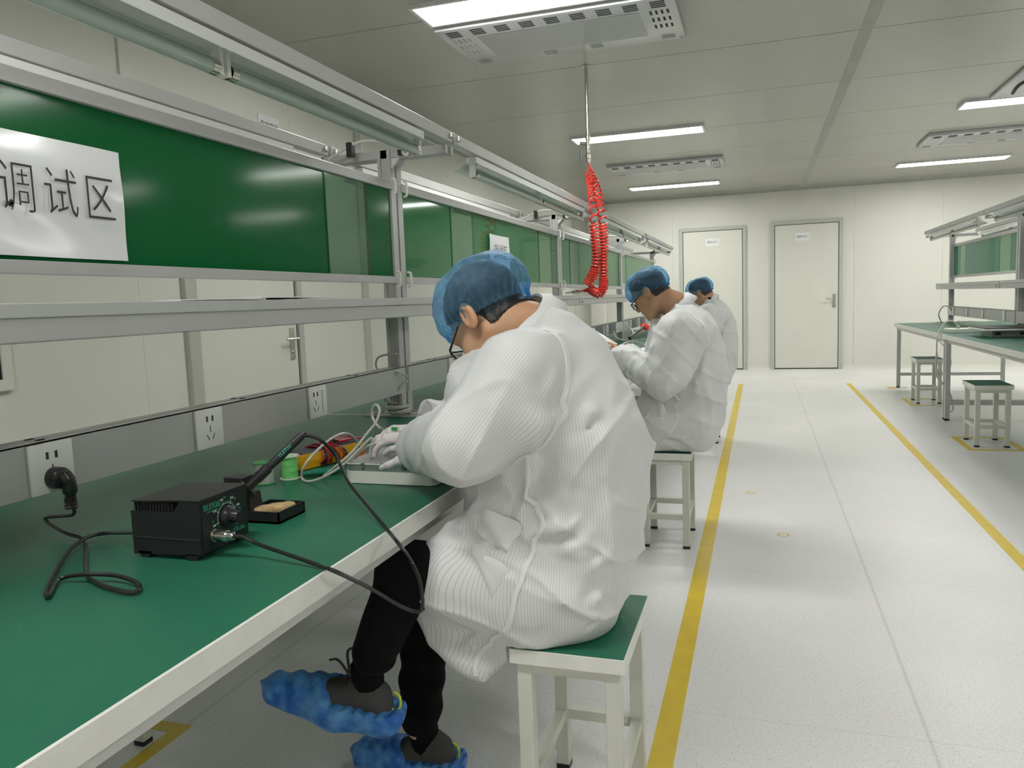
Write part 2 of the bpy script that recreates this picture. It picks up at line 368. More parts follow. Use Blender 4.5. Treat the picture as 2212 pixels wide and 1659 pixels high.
# left wall window
wn = struct(MB().box(XL-.006, XL+.004, .35, 2.26, .98, 1.86).build('window_1', M['winglass'], org=(XL, 1.3, .95)))
for y0, y1, z0, z1 in ((.3, 2.345, .90, .945), (.3, 2.345, 1.90, 1.95), (.25, .3, .90, 1.95), (2.30, 2.345, .945, 1.90)):
    MB().box(XL, XL+.02, y0, y1, z0, z1).build('window_frame', M['wall'], wn)
for y0, y1, z0, z1 in ((.3, 2.30, .945, .985), (.3, 2.30, 1.86, 1.90), (.3, .34, .985, 1.86), (2.25, 2.30, .985, 1.86)):
    MB().box(XL, XL+.012, y0, y1, z0, z1).build('window_gasket', M['ink'], wn)

# ------------------------------------------------------------------ ceiling lamps and filter units
lamp_lab = {(-1, 4.0): 'lit white ceiling lamp panel at the top edge beside the nearest filter unit', (-1, 7.58): 'lit white ceiling lamp panel behind the red hose drop', (-1, 11.26): 'lit white ceiling lamp panel above the left far door',
            (1, 7.7): 'lit white ceiling lamp panel at the right edge beside a filter unit', (1, 11.05): 'lit white ceiling lamp panel over the far end of the right bench'}
def ceil_lamp(x0, y0, lab):
    x1, y1 = x0+1.25, y0+.30
    t = empty('ceiling_lamp', ((x0+x1)/2, (y0+y1)/2, ZC), lab, 'lamp', 'lamp panels on the ceiling')
    f = MB()
    for a in ((x0, x1, y0, y0+.018), (x0, x1, y1-.018, y1), (x0, x0+.02, y0+.018, y1-.018), (x1-.02, x1, y0+.018, y1-.018)): f.box(a[0], a[1], a[2], a[3], ZC-.022, ZC)
    f.build('frame', M['steel_l'], t)
    MB().box(x0+.02, x1-.02, y0+.018, y1-.018, ZC-.016, ZC-.001).build('diffuser', M['lampon'], t)
for (x, y) in ((-1.735, 3.83), (-1.735, 7.42), (-1.77, 11.08)): ceil_lamp(x, y, lamp_lab[(-1, {3.83: 4.0, 7.42: 7.58, 11.08: 11.26}[y])])
for (x, y) in ((1.64, 7.56), (1.64, 10.88)): ceil_lamp(x, y, lamp_lab[(1, {7.56: 7.7, 10.88: 11.05}[y])])
for x, y, lab in ((-1.735, .25, 'lit ceiling lamp panel over the near end of the left bench row, above the view'), (-1.735, -3.3, 'lit ceiling lamp panel over the left aisle by the near wall, behind the view'),
                  (1.64, 4.0, 'lit ceiling lamp panel over the right bench row, just outside the right edge'), (1.64, .3, 'lit ceiling lamp panel beside the viewpoint over the right bench row'), (1.64, -3.3, 'lit ceiling lamp panel by the near wall over the right row'),
                  (4.4, .3, 'unseen ceiling lamp panel added for fill light near the right wall beside the viewpoint'), (4.4, 4.0, 'unseen ceiling lamp panel added for fill light near the right wall, middle of the room'), (4.4, 7.6, 'unseen ceiling lamp panel added for fill light near the right wall beyond the benches'), (4.4, 10.9, 'ceiling lamp panel added for fill light in the far right corner, outside the view')):  # right-wall column: unseen panels added to give the room more light
    ceil_lamp(x, y, lab)
def ffu(x0, y0, lab, slots=True, W=1.32, D=.69):
    x1, y1 = x0+W, y0+D
    t = empty('filter_unit', ((x0+x1)/2, (y0+y1)/2, ZC), lab, 'air filter', 'air filter units on the ceiling')
    z = ZC-.035
    MB().box(x0, x1, y0, y1, z, ZC, .008).build('housing', M['ffu'], t, smooth=True)
    MB().box(x0+.20, x1-.20, y0+.16, y1-.14, z-.004, z+.001, .002).build('perforated_plate', M['mesh'], t)
    # perforations: rows of fine holes
    h = MB(); nx, ny = 110, 38
    for i in range(nx):
        for j in range(ny):
            cx = x0+.215+(W-.43)*i/(nx-1)+(.004 if j % 2 else 0)-.002; cy = y0+.175+(D-.33)*j/(ny-1)
            h.add([(cx-.0022, cy-.0022, z-.0043), (cx+.0022, cy-.0022, z-.0043), (cx+.0022, cy+.0022, z-.0043), (cx-.0022, cy+.0022, z-.0043)], [(0, 3, 2, 1)])
    h.build('perforations', M['greydev'], t)['kind'] = 'stuff'
    n = 9
    for k in range(n):
        cx = x0+.09+(W-.18)*k/(n-1); g = MB(); g2 = MB()
        for s in range(4):
            g.box(cx-.038, cx+.038, y0+.04+s*.025, y0+.052+s*.025, z-.0015, z+.001)
            g2.box(cx-.038, cx+.038, y1-.052-s*.020, y1-.046-s*.020, z-.0015, z+.001)
        g.build('vent_slots', M['slot'], t); 
        if k in (0, 3, 5, 8): g2.build('vent_slots', M['greydev'], t)
    for side, m_ in ((0, M['greydev']), (1, M['slot'])):
        for k in range(3):
            cy = y0+.20+k*.11; g = MB()
            for s in range(4):
                cx = (x0+.05+s*.030) if side == 0 else (x1-.05-s*.030)
                g.box(cx-.006, cx+.006, cy-.028, cy+.028, z-.0015, z+.001)
            g.build('vent_slots', m_, t)
    for px, py in ((x0+.02, y0+.02), (x1-.02, y0+.02), (x0+.02, y1-.02), (x1-.02, y1-.02), ((x0+x1)/2, y1-.02)):
        MB().lathe([(.007, 0), (.006, .004)], (px, py, z-.003), 10).build('screw', M['chrome'], t)
ffu(-1.735, 4.165, 'large white perforated filter unit on the ceiling above the nearest worker')
ffu(-1.715, 9.17, 'white slotted filter unit between the two farther ceiling lamps')
ffu(1.64, 8.99, 'white slotted filter unit between the two lamps on the right')
# round-cornered diffuser by the right lamp
t = empty('air_diffuser', (2.3, 7.1, ZC), 'white square ceiling air outlet cut by the right edge of the picture', 'air outlet')
MB().box(1.81, 2.75, 6.62, 7.50, ZC-.03, ZC, .012).build('plate', M['ffu'], t, smooth=True)
for k in range(5):
    MB().tube(spline([(1.93+k*.13, 6.80, ZC-.036), (1.90+k*.13, 7.05, ZC-.036), (1.93+k*.13, 7.32, ZC-.036)], 5), .012, 8).build('louvre', M['slot'], t, smooth=True)

# ------------------------------------------------------------------ benches
def socket(parent, c, half, switch=False, out=1):
    """c: centre on panel face, plate facing +x*out"""
    x, y, z = c
    p = MB().box(x, x+.008*out, y-half, y+half, z-half, z+half, .003).build('socket', M['white'], parent, smooth=True)
    sh = -.014 if switch else 0
    h = MB()
    q = x+.0082*out
    for yy, zz, a, tall in ((-.010, .024, 0, .007), (.010, .024, 0, .007), (0, -.002, 0, .008), (-.010, -.022, .5, .008), (.010, -.022, -.5, .008)):
        yy += sh; w_ = .0030 if zz > .01 else .0012
        ca, sa = math.cos(a), math.sin(a); pts = []
        for dy, dz in ((-w_, -tall), (w_, -tall), (w_, tall), (-w_, tall)): pts.append((y+yy+dy*ca-dz*sa, z+zz+dy*sa*1+dz*ca))
        h.prism([(a_, b_) for a_, b_ in pts], 'x', q-.001, q+.0003)
    h.build('socket_holes', M['slot'], p)
    if switch: MB().box(q-.001, q+.005, y+half*.42, y+half*.86, z-.034, z+.034, .002).build('switch_rocker', M['white'], p)
    return p
def tube_lamp(parent, xb, y0, y1, zt, sgn):
    """housing + reflector + tubes hung under the beam, running along y"""
    zb = zt-.03
    MB().box(xb-.022, xb+.022, y0, y1, zb-.022, zb+.004).build('lamp_housing', M['steel_l'], parent)
    mb = MB(); e = .0012
    for s in (1, -1):
        a, b = (xb+s*.020, zb-.018), (xb+s*.050, zb-.036); c_ = (xb+s*.072, zb-.046)
        for q, r_ in ((a, b), (b, c_)):
            mb.add([(q[0], y0-.01, q[1]), (r_[0], y0-.01, r_[1]), (r_[0], y1+.01, r_[1]), (q[0], y1+.01, q[1]),
                    (q[0], y0-.01, q[1]-e), (r_[0], y0-.01, r_[1]-e), (r_[0], y1+.01, r_[1]-e), (q[0], y1+.01, q[1]-e)],
                   [(0, 1, 2, 3), (7, 6, 5, 4), (0, 4, 5, 1), (2, 6, 7, 3), (0, 3, 7, 4), (1, 5, 6, 2)])
    mb.build('reflector', M['reflector'], parent)
    n = 2; L = (y1-y0)/n; zc = zb-.060
    for k in range(n):
        a, b = y0+k*L+.02, y0+(k+1)*L-.02
        tb = MB().tube([(xb, a, zc), (xb, b, zc)], .0165, 14).build('tube', M['tube'], parent, smooth=True)
        MB().tube([(xb, a, zc), (xb, a+.022, zc)], .0178, 14).build('end_cap', M['chrome'], tb, smooth=True)
        MB().tube([(xb, b-.022, zc), (xb, b, zc)], .0178, 14).build('end_cap', M['chrome'], tb, smooth=True)
        MB().box(xb-.012, xb+.012, a-.014, a-.002, zc-.014, zb-.015).build('tube_holder', M['white'], parent)
        MB().box(xb-.012, xb+.012, b+.002, b+.014, zc-.014, zb-.015).build('tube_holder', M['white'], parent)
def bench(xc, y0, y1, half, lab, boards, sockets, facing=1, thin=False, acr='acr', tabh=.75):
    t = empty('workbench', (xc, (y0+y1)/2, 0), lab, 'workbench', 'double-sided workbenches')
    A, B = xc-half, xc+half
    MB().box(A+.006, B-.006, y0+.004, y1-.004, tabh-.03, tabh, .001).build('tabletop', M['mat'], t)
    for s, x in ((-1, A), (1, B)):
        MB().box(x, x-s*.006, y0, y1, tabh-.019, tabh+.0005).build('edge_strip', M['edge'], t)
        MB().box(x-s*.002, x-s*.03, y0, y1, tabh-.038, tabh-.019).build('edge_rail', M['edge'], t)
    for y in (y0, y1-.004): MB().box(A, B, y, y+.004, tabh-.03, tabh+.0005).build('edge_strip', M['edge'], t)
    r = .02
    for x in (A+.05, xc, B-.05):
        for y in (y0+.03, y1-.03):
            if x == xc: continue
            lg = MB().box(x-r, x+r, y-r, y+r, .02, tabh-.035, .003).build('leg', M['steel'], t)
            MB().lathe([(.022, 0), (.022, .012), (.010, .016), (.010, .03)], (x, y, 0.0), 12).build('foot_pad', M['black'], lg)
    for y in (y0+.03, y1-.03):
        MB().box(A+.07, B-.07, y-.015, y+.015, .14, .175).build('crossbar', M['steel'], t)
        MB().box(A+.07, B-.07, y-.015, y+.015, tabh-.075, tabh-.04).build('crossbar', M['steel'], t)
    for x in (A+.05, B-.05): MB().box(x-.015, x+.015, y0+.05, y1-.05, tabh-.075, tabh-.04).build('side_rail', M['steel'], t)
    # uprights with a slot, feet plates, arms
    for y in (y0+.022, y1-.022):
        p = MB()
        for dx in (-.02, .02):
            p.box(xc+dx-.006, xc+dx+.006, y-.02, y+.02, tabh, 1.765)
        p.box(xc-.014, xc+.014, y-.012, y+.012, tabh, 1.765)
        p.build('post', M['steel'], t)
        fp = MB().box(xc-.15, xc+.25, y-.018, y+.018, tabh, tabh+.006, .001).build('foot_plate', M['steel'], t)
        for x in (xc-.1, xc+.08, xc+.19): MB().lathe([(.007, 0), (.007, .006), (.004, .008)], (x, y, tabh+.005), 8).build('bolt', M['chrome'], fp)
        MB().box(xc-.27, xc+.25, y-.012, y+.012, 1.735, 1.765).build('arm', M['steel'], t)
        MB().prism([(xc+.02, 1.735), (xc+.02, 1.69), (xc+.06, 1.735)], 'y', y-.008, y+.008).build('arm_gusset', M['steel_l'], t)
    for x in (xc+.25, xc-.27):
        bm_ = MB().box(x-.019, x+.019, y0+.005, y1-.012, 1.772, 1.812, .002).build('lamp_beam', M['steel'], t)
        for y in (y0+.03, y1-.035): MB().lathe([(.012, 0), (.012, .01), (.007, .012)], (x+.019, y, 1.792), 6, (1, 0, 0)).build('bolt', M['chrome'], bm_)
        tube_lamp(t, x-.005 if x > xc else x+.005, y0+.24, y1-.26, 1.79, 1)
    # green board frame
    zb, zt = 1.292, 1.617; xp = xc+.02
    ya, yb = y0+.045, y1-.045
    MB().box(xp-.012, xp+.012, ya-.01, yb+.01, zt, zt+.032, .002).build('board_rail', M['steel'], t)
    MB().box(xp-.012, xp+.012, ya-.01, yb+.01, zb-.026, zb, .002).build('board_rail', M['steel'], t)
    for y in (ya-.002, yb+.002):
        for z in (zt+.012, zb-.01):
            s_ = 1 if y > ya+.5 else -1
            MB().tube(spline([(xp+.012, y, z-.028), (xp+.024, y, z-.024), (xp+.026, y, z), (xp+.024, y, z+.024), (xp+.012, y, z+.028)], 4), .005, 6).build('bracket', M['white'], t, smooth=True)
    for i, (a, b, k) in enumerate(boards):
        a = max(a, ya+.001); b = min(b, yb-.001); off = .004*(i % 2)
        MB().box(xp-.002+off-.002, xp+.001+off-.002, a, b, zb-.004, zt+.004).build('board_pane', M[acr if k == 'g' else 'clr'], t)
    # shelf
    MB().box(xc-.16, xc+.16, y0+.002, y1-.002, 1.183, 1.208, .0015).build('shelf', M['steel_l'] if False else M['shelf'], t)
    for s in (-1, 1):
        MB().box(xc+s*.156, xc+s*.126, y0+.004, y1-.004, 1.140, 1.182, .003).build('shelf_beam', M['steel'], t)
        MB().lathe([(.009, 0), (.009, .006), (.006, .008)], (xc+s*.157, y0+.08, 1.162), 10, (s, 0, 0)).build('bolt', M['chrome'], t)
    for y in (y0+.022, y1-.022): MB().box(xc-.14, xc+.14, y-.012, y+.012, 1.15, 1.182).build('shelf_bracket', M['steel'], t)
    # socket panels
    for s in (-1, 1):
        pn = MB()
        pn.box(xc+s*.0265, xc+s*.0295, y0+.01, y1-.005, .843, .945)  .box(xc+s*.004, xc+s*.0295, y0+.01, y1-.005, .942, .946)
        pn.build('socket_panel', M['steel'], t)
        for k in range(4): MB().box(xc+s*.010, xc+s*.018, y0+.3+k*.62, y0+.316+k*.62, .9461, .9475).build('panel_hole', M['slot'], t)
    for (y, sw) in sockets: socket(t, (xc+.0296, y, .893), .0495, sw)
    return t
M['shelf'] = mat('shelf_laminate', (.50, .51, .50), .28, spec=.5)
G, C_ = 'g', 'c'
b1 = bench(-1.35, .20, 2.735, .67, 'nearest green-topped workbench along the left with large green board overhead', [(.2, 2.235, G), (2.225, 2.505, C_), (2.495, 2.75, G)], [(1.13, False), (1.585, False), (2.085, True)])
b2 = bench(-1.35, 2.745, 5.265, .67, 'second workbench of the left row, directly behind the nearest worker', [(2.74, 3.30, G), (3.29, 3.58, C_), (3.57, 4.76, G), (4.75, 5.06, C_), (5.05, 5.25, G)], [(3.21, False), (4.1, True), (4.6, False)], acr='acr2')
b3 = bench(-1.35, 5.275, 7.795, .67, 'third workbench of the left row, behind the worker with a bare hand', [(5.28, 5.60, G), (5.59, 5.88, C_), (5.87, 6.80, G), (6.79, 7.45, G), (7.44, 7.66, C_), (7.65, 7.8, G)], [(5.7, True), (6.3, True), (6.9, True), (7.4, False)], acr='acr2')
b4 = bench(-1.35, 7.805, 10.32, .67, 'farthest workbench of the left row, nearest the doors', [(7.8, 8.1, C_), (8.09, 10.3, G)], [(8.2, True), (8.8, True), (9.4, False)], acr='acr2')
kw = dict(acr='acr3', tabh=.76)
r1 = bench(2.10, 7.59, 10.10, .59, 'far workbench of the right row with pale teal board, nearest the end wall', [(7.6, 7.95, G), (7.94, 8.3, C_), (8.29, 9.55, G), (9.54, 9.8, C_), (9.79, 10.1, G)], [(8.2, False), (9.0, False), (9.5, False)], **kw)
r2 = bench(2.10, 5.07, 7.58, .59, 'right-row workbench cut by the picture edge with a white cable hanging off', [(5.1, 7.1, G), (7.09, 7.35, C_), (7.34, 7.6, G)], [(5.7, False), (6.4, False)], **kw)
r3 = bench(2.10, 2.55, 5.06, .59, 'right-row workbench outside the picture edge', [(2.6, 5.0, G)], [(3.2, False)], **kw)
r4 = bench(2.10, 0.03, 2.54, .59, 'right-row workbench beside the camera, outside the picture', [(.1, 2.5, G)], [(1.2, False)], **kw)
# labels strips on the far panels
for b_, xs_, yy in ((b3, -1.35+.0296, (5.95, 6.55, 7.15)), (b4, -1.35+.0296, (8.5, 9.1))):
    for y in yy: MB().box(xs_, xs_+.004, y-.12, y+.16, .85, .94, .001).build('blue_panel', M['blueplastic'], b_)
for y in (7.9, 8.6, 9.2, 9.8): MB().box(2.10-.0296, 2.10-.037, y-.03, y+.03, .85, .94, .002).build('socket', M['white'], r1)
# lamp leads with black ties
def lead(y, xc=-1.35, p=None):
    MB().tube(spline([(xc-.22, y-.03, 1.745), (xc-.13, y-.05, 1.775), (xc-.06, y-.05, 1.795), (xc+.03, y-.03, 1.785), (xc+.08, y-.02, 1.75), (xc+.10, y-.02, 1.735), (xc+.11, y-.01, 1.75)], 6), .0045, 8).build('lamp_lead', M['white_cable'], p, smooth=True)
    MB().box(xc-.125, xc-.10, y-.062, y-.035, 1.74, 1.795, .003).build('cable_tie', M['blackr'], p)
    MB().box(xc+.07, xc+.085, y-.028, y-.012, 1.735, 1.76, .003).build('cable_tie', M['blackr'], p)
lead(2.70, p=b1); lead(5.23, p=b2); lead(7.76, p=b3)
MB().box(-1.32, -1.30, 10.2, 10.215, 1.74, 1.79).build('cable_tie', M['blackr'], b4)
# signs on boards
def board_sign(y0, y1, z0, z1, lab, size, yt, tilt=0):
    x = -1.327
    t = empty('area_sign', (x, (y0+y1)/2, z0), lab, 'sign')
    n = 24; mb = MB(); vs = []
    for j in range(9):
        for i in range(n+1):
            a = i/n; b = j/8
            vs.append((x+.003+.0025*math.sin(a*7+b*2)+.0015*math.sin(b*9+a*3), y0+(y1-y0)*a, z0+(z1-z0)*b))
    k = len(vs); vs += [(v[0]+.0008, v[1], v[2]) for v in vs]
    fs = [(j*(n+1)+i, j*(n+1)+i+1, (j+1)*(n+1)+i+1, (j+1)*(n+1)+i) for j in range(8) for i in range(n)]
    fs2 = [tuple(i+k for i in f)[::-1] for f in fs]
    mb.add(vs, fs+fs2).build('sheet', M['paper'], t, smooth=True)
    text('lettering', '调试区', size, M['ink'], (0, 1, 0), (0, 0, 1), (x+.0105, yt, (z0+z1)/2+(.004 if y0 < 2 else .022)), t, ext=.0005, off=-size*.014, sx=.80, sp=1.28)
board_sign(.96, 1.376, 1.300, 1.532, 'large laminated white sheet with big black characters on the nearest board', .105, 1.214)
board_sign(3.79, 4.12, 1.30, 1.532, 'small-looking white sheet with black characters behind the blue cap', .085, 3.955)

# papers on the shelf
for k, (y0, y1, lab) in enumerate(((1.38, 1.68, 'thin curling white sheet on the shelf, left one'), (1.66, 2.02, 'thin white sheet on the shelf, right one with a turned edge'))):
    n = 16; vs = []
    for i in range(n+1):
        for x in (-1.38, -1.1905+.0006*k): vs.append((x, y0+(y1-y0)*i/n, 1.2086+k*.003+.0012*abs(math.sin(i/n*3.1+k))))
    fs = [(2*i, 2*i+1, 2*i+3, 2*i+2) for i in range(n)]; K = len(vs); vs += [(v[0], v[1], v[2]+.0028) for v in vs]
    fs += [tuple(i+K for i in f) for f in fs]+[(2*i+1, 2*i+3, 2*i+3+K, 2*i+1+K) for i in range(n)]+[(0, 1, 1+K, K), (2*n, 2*n+1, 2*n+1+K, 2*n+K)]
    tag(MB().add(vs, fs).build('paper_sheet', M['paperm'], smooth=True), lab, 'paper')

# ------------------------------------------------------------------ stools
def stool(x, y, lab, feet_y=.35, w_=.245, top=.455, ang=0):
    t = empty('stool', (x, y, 0), lab, 'stool', 'stools with green seats')
    a, b = w_/2, feet_y/2
    P = lambda x_, y_: (x+x_, y+y_)
    MB().box(x-a+.003, x+a-.003, y-b+.003, y+b-.003, top-.012, top+.0015).build('seat', M['mat'], t)
    MB().box(x-a, x+a, y-b, y+b, top-.032, top-.0005, .001).build('seat_edge', M['edge'], t)
    for sx_ in (-1, 1):
        for sy_ in (-1, 1):
            cx, cy = x+sx_*(a-.028), y+sy_*(b-.028)
            lg = MB().box(cx-.016, cx+.016, cy-.016, cy+.016, .012, top-.032, .002).build('leg', M['stoolw'], t)
            MB().box(cx-.0165, cx+.0165, cy-.0165, cy+.0165, 0, .013).build('foot_cap', M['blackr'], lg)
    for sy_ in (-1, 1):
        cy = y+sy_*(b-.028)
        MB().box(x-a+.04, x+a-.04, cy-.012, cy+.012, .135, .160).build('stretcher', M['stoolw'], t)
        MB().box(x-a+.04, x+a-.04, cy-.012, cy+.012, top-.057, top-.032).build('apron', M['stoolw'], t)
    for sx_ in (-1, 1):
        cx = x+sx_*(a-.028)
        MB().box(cx-.012, cx+.012, y-b+.04, y+b-.04, .135, .160).build('stretcher', M['stoolw'], t)
        MB().box(cx-.012, cx+.012, y-b+.04, y+b-.04, top-.057, top-.032).build('apron', M['stoolw'], t)
    if ang: t.rotation_euler.z = ang
    return t
stool(-.383, 1.645, 'cream-framed green stool under the nearest worker')
stool(-.425, 3.735, 'cream-framed stool under the second worker')
stool(-.43, 6.40, 'cream-framed stool under the farthest worker, only back legs showing')
stool(1.62, 8.78, 'grey stool with its top pushed against the far right bench leg', .33, .25)
stool(1.60, 6.47, 'grey stool in front of the right bench on a yellow tape box', .36, .25)
stool(-1.73, 1.46, 'cream stool tucked under the far side of the nearest bench', .34, .25)
# ------------------------------------------------------------------ floor tape (flat marks laid on the floor)
def tape(name, pts, lab, cat='floor marking'):
    mb = MB()
    for (x0, x1, y0, y1) in pts: mb.box(x0, x1, y0, y1, 0, .0012)
    return tag(mb.build(name, M['yellow']), lab, cat)
tape('floor_tape', [(-.275, -.212, -2.0, 10.43)], 'long yellow floor line running beside the stools of the left row')
tape('floor_tape', [(1.03, 1.085, -2.0, 10.5)], 'long yellow floor line on the right side of the aisle')
def tbox(x0, x1, y0, y1, lab, w_=.045):
    tape('stool_marking', [(x0, x1, y0, y0+w_), (x0, x1, y1-w_, y1), (x0, x0+w_, y0+w_, y1-w_), (x1-w_, x1, y0+w_, y1-w_)], lab)
tbox(1.42, 1.80, 6.18, 6.74, 'yellow tape box on the floor under the nearer grey stool')
tbox(1.43, 1.80, 8.5, 9.05, 'yellow tape box on the floor under the far grey stool')
tbox(-1.90, -1.56, 1.24, 1.71, 'yellow tape corner on the floor beneath the nearest bench')
tape('leg_marking', [(1.44, 1.66, 10.06, 10.12), (1.44, 1.50, 9.92, 10.06)], 'small yellow tape corner at the far leg of the right bench')
for (x, y, lab) in ((.105, 3.884, 'nearer small yellow ring mark on the aisle floor'), (-.055, 4.686, 'farther small yellow ring mark on the aisle floor')):
    mb = MB(); n = 24; vs = []
    for k in range(n):
        a = 2*math.pi*k/n
        for r_ in (.021, .030): vs.append((x+r_*math.cos(a), y+r_*math.sin(a), .0006))
    tag(mb.add(vs, [(2*k, 2*k+1, (2*k+3) % (2*n), (2*k+2) % (2*n)) for k in range(n)]).build('ring_mark', M['yellow']), lab, 'floor marking')

# ------------------------------------------------------------------ compressed air drop with coiled hose
t = empty('air_hose_drop', (-1.10, 5.24, ZC), 'red coiled air hose hanging from a steel pipe in the ceiling', 'air hose')
MB().tube([(-1.10, 5.24, 2.27), (-1.10, 5.24, ZC)], .011, 14).lathe([(.024, 0), (.024, .006)], (-1.10, 5.24, ZC-.008), 16).build('pipe', M['chrome'], t, smooth=True)
v = MB().lathe([(.010, 0), (.016, .004), (.016, .03), (.021, .034), (.021, .06), (.014, .064), (.014, .09), (.019, .094), (.019, .12), (.012, .124), (.012, .15), (.016, .154), (.016, .185), (.011, .19)], (-1.10, 5.24, 2.085), 14)
v.tube([(-1.10, 5.24, 2.22), (-1.155, 5.24, 2.225)], .011, 8)
v.build('valve', M['chrome'], t, smooth=True)
MB().box(-1.150, -1.140, 5.20, 5.22, 2.10, 2.17, .002).build('valve_handle', M['blueplastic'], t)
def coil(path, turns, R, n=11):
    P = np.array(spline(path, 30)); seg = np.linalg.norm(np.diff(P, axis=0), axis=1); s = np.concatenate([[0], np.cumsum(seg)]); tot = s[-1]
    out = []; N = int(turns*n)
    for i in range(N+1):
        q = i/N; 
        # coils bunch up towards the low end
        qq = q if not callable(R) else q
        sp = tot*(1-(1-q)**1.0)
        c = np.array([np.interp(sp, s, P[:, k]) for k in range(3)]); c2 = np.array([np.interp(min(sp+.01, tot), s, P[:, k]) for k in range(3)]); c1 = np.array([np.interp(max(sp-.01, 0), s, P[:, k]) for k in range(3)])
        T = nrm(c2-c1); u = nrm(np.cross(T, [0, 1, 0])); v_ = np.cross(T, u); a = 2*math.pi*turns*q
        out.append(c+(u*math.cos(a)+v_*math.sin(a))*R)
    return out
Yh = 4.84
A1 = [aty(u, v_, y_) for u, v_, y_ in ((1272, 372, 5.22), (1276, 400, 5.05), (1280, 440, 4.90), (1283, 485, Yh))]
A2 = [aty(u, v_, Yh-.02) for u, v_ in ((1283, 485), (1286, 520), (1289, 555), (1286, 580))]
A3 = [aty(u, v_, Yh-.03) for u, v_ in ((1286, 580), (1278, 600), (1267, 616))]
B1 = [aty(u, v_, y_) for u, v_, y_ in ((1276, 378, 5.20), (1288, 405, 5.05), (1297, 445, 4.92), (1303, 485, Yh+.03))]
B2 = [aty(u, v_, Yh+.02) for u, v_ in ((1303, 485), (1305, 525), (1304, 565), (1304, 600))]
B3 = [aty(u, v_, Yh) for u, v_ in ((1304, 600), (1303, 622), (1294, 634), (1282, 629), (1274, 622))]
pa = coil(A1, 9, .022)+coil(A2, 13, .026)[1:]+coil(A3, 8, .028)[1:]
pb = coil(B1, 11, .024)+coil(B2, 17, .024)[1:]+coil(B3, 14, .026)[1:]
MB().tube([(-1.10, 5.24, 2.09)]+pa+[aty(1262, 627, Yh-.03), aty(1250, 629, Yh+.15)], .0062, 7).build('coiled_hose', M['hose'], t, smooth=True)
MB().tube([(-1.098, 5.25, 2.075)]+pb+[aty(1262, 629, Yh-.03), aty(1252, 630, Yh+.15)], .0062, 7).build('coiled_hose', M['hose'], t, smooth=True)
g0, g1 = aty(1252, 630, Yh+.15), aty(1222, 633, Yh+.28)
MB().tube([g0, g0+(g1-g0)*.2, g0+(g1-g0)*.22, g0+(g1-g0)*.5, g0+(g1-g0)*.52, g1], [.012, .013, .009, .010, .006, .005], 12).build('quick_coupling', M['chrome'], t, smooth=True)

#PART2
# ------------------------------------------------------------------ implicit-surface sculpting kit
f32 = np.float32
def cone(a, b, ra, rb, ys=1.0, yc=None):
    a = np.array(a, f32); b = np.array(b, f32)
    def f(P):
        Q = P; A, B = a, b
        if ys != 1.0:
            Q = P.copy(); Q[:, 1] = (Q[:, 1]-yc)/ys; A = a.copy(); B = b.copy(); A[1] = (a[1]-yc)/ys; B[1] = (b[1]-yc)/ys
        ab = B-A; l2 = max(float(ab@ab), 1e-9); h = np.clip(((Q-A)@ab)/l2, 0, 1)
        return np.linalg.norm(Q-A-h[:, None]*ab, axis=1)-(ra+(rb-ra)*h)
    return f
def ell(c, r, R=None):
    c = np.array(c, f32); r = np.array(r, f32)
    def f(P):
        q = P-c
        if R is not None: q = q@R
        k0 = np.linalg.norm(q/r, axis=1); k1 = np.linalg.norm(q/(r*r), axis=1)+1e-6
        return k0*(k0-1)/k1
    return f
def smin(a, b, k):
    h = np.clip(.5+.5*(b-a)/k, 0, 1); return b*(1-h)+a*h-k*h*(1-h)
def union(fs, k):
    def f(P):
        d = fs[0](P)
        for g in fs[1:]: d = smin(d, g(P), k)
        return d
    return f
def poly2(pts):
    pts = np.array(pts, f32)
    def f(x, z):
        d = np.full(x.shape, 1e9, f32); s = np.ones(x.shape, f32); n = len(pts)
        for i in range(n):
            a = pts[i]; b = pts[i-1]; e = b-a; wx = x-a[0]; wz = z-a[1]
            h = np.clip((wx*e[0]+wz*e[1])/(e@e+1e-12), 0, 1); bx = wx-e[0]*h; bz = wz-e[1]*h; d = np.minimum(d, bx*bx+bz*bz)
            c1 = z >= a[1]; c2 = z < b[1]; c3 = e[0]*wz > e[1]*wx
            flip = (c1 & c2 & c3) | (~c1 & ~c2 & ~c3); s[flip] *= -1
        return s*np.sqrt(d)
    return f
def lens(pts, ymid, W, R):
    """body whose side outline is the polygon; half-width W(z), rounded over the depth R"""
    g = poly2(pts)
    def f(P):
        d2 = g(P[:, 0], P[:, 2]); t = np.maximum(0, 1+d2/R); Wv = W(P[:, 2]) if callable(W) else W
        ym = ymid(P) if callable(ymid) else ymid
        return (np.sqrt(t*t+((P[:, 1]-ym)/Wv)**2)-1)*min(R, .12)
    return f
def slab(pts, yf, half, rnd=.01):
    g = poly2(pts)
    def f(P):
        ym = yf(P) if callable(yf) else yf
        dx = g(P[:, 0], P[:, 2])+rnd; dy = np.abs(P[:, 1]-ym)-half+rnd
        return np.minimum(np.maximum(dx, dy), 0)+np.sqrt(np.maximum(dx, 0)**2+np.maximum(dy, 0)**2)-rnd
    return f
def nz(P, f, seed, n=5, an=(1, 1, 1)):
    r = np.random.RandomState(seed); o = np.zeros(len(P), f32)
    for i in range(n):
        k = r.normal(size=3)*np.array(an); k = (k/np.linalg.norm(k)*f*(.7+.6*r.rand())).astype(f32)
        o += np.sin(P@k+f32(r.rand()*6.28)+1.3*np.sin(P@(np.roll(k, 1)*.5)))
    return o/n
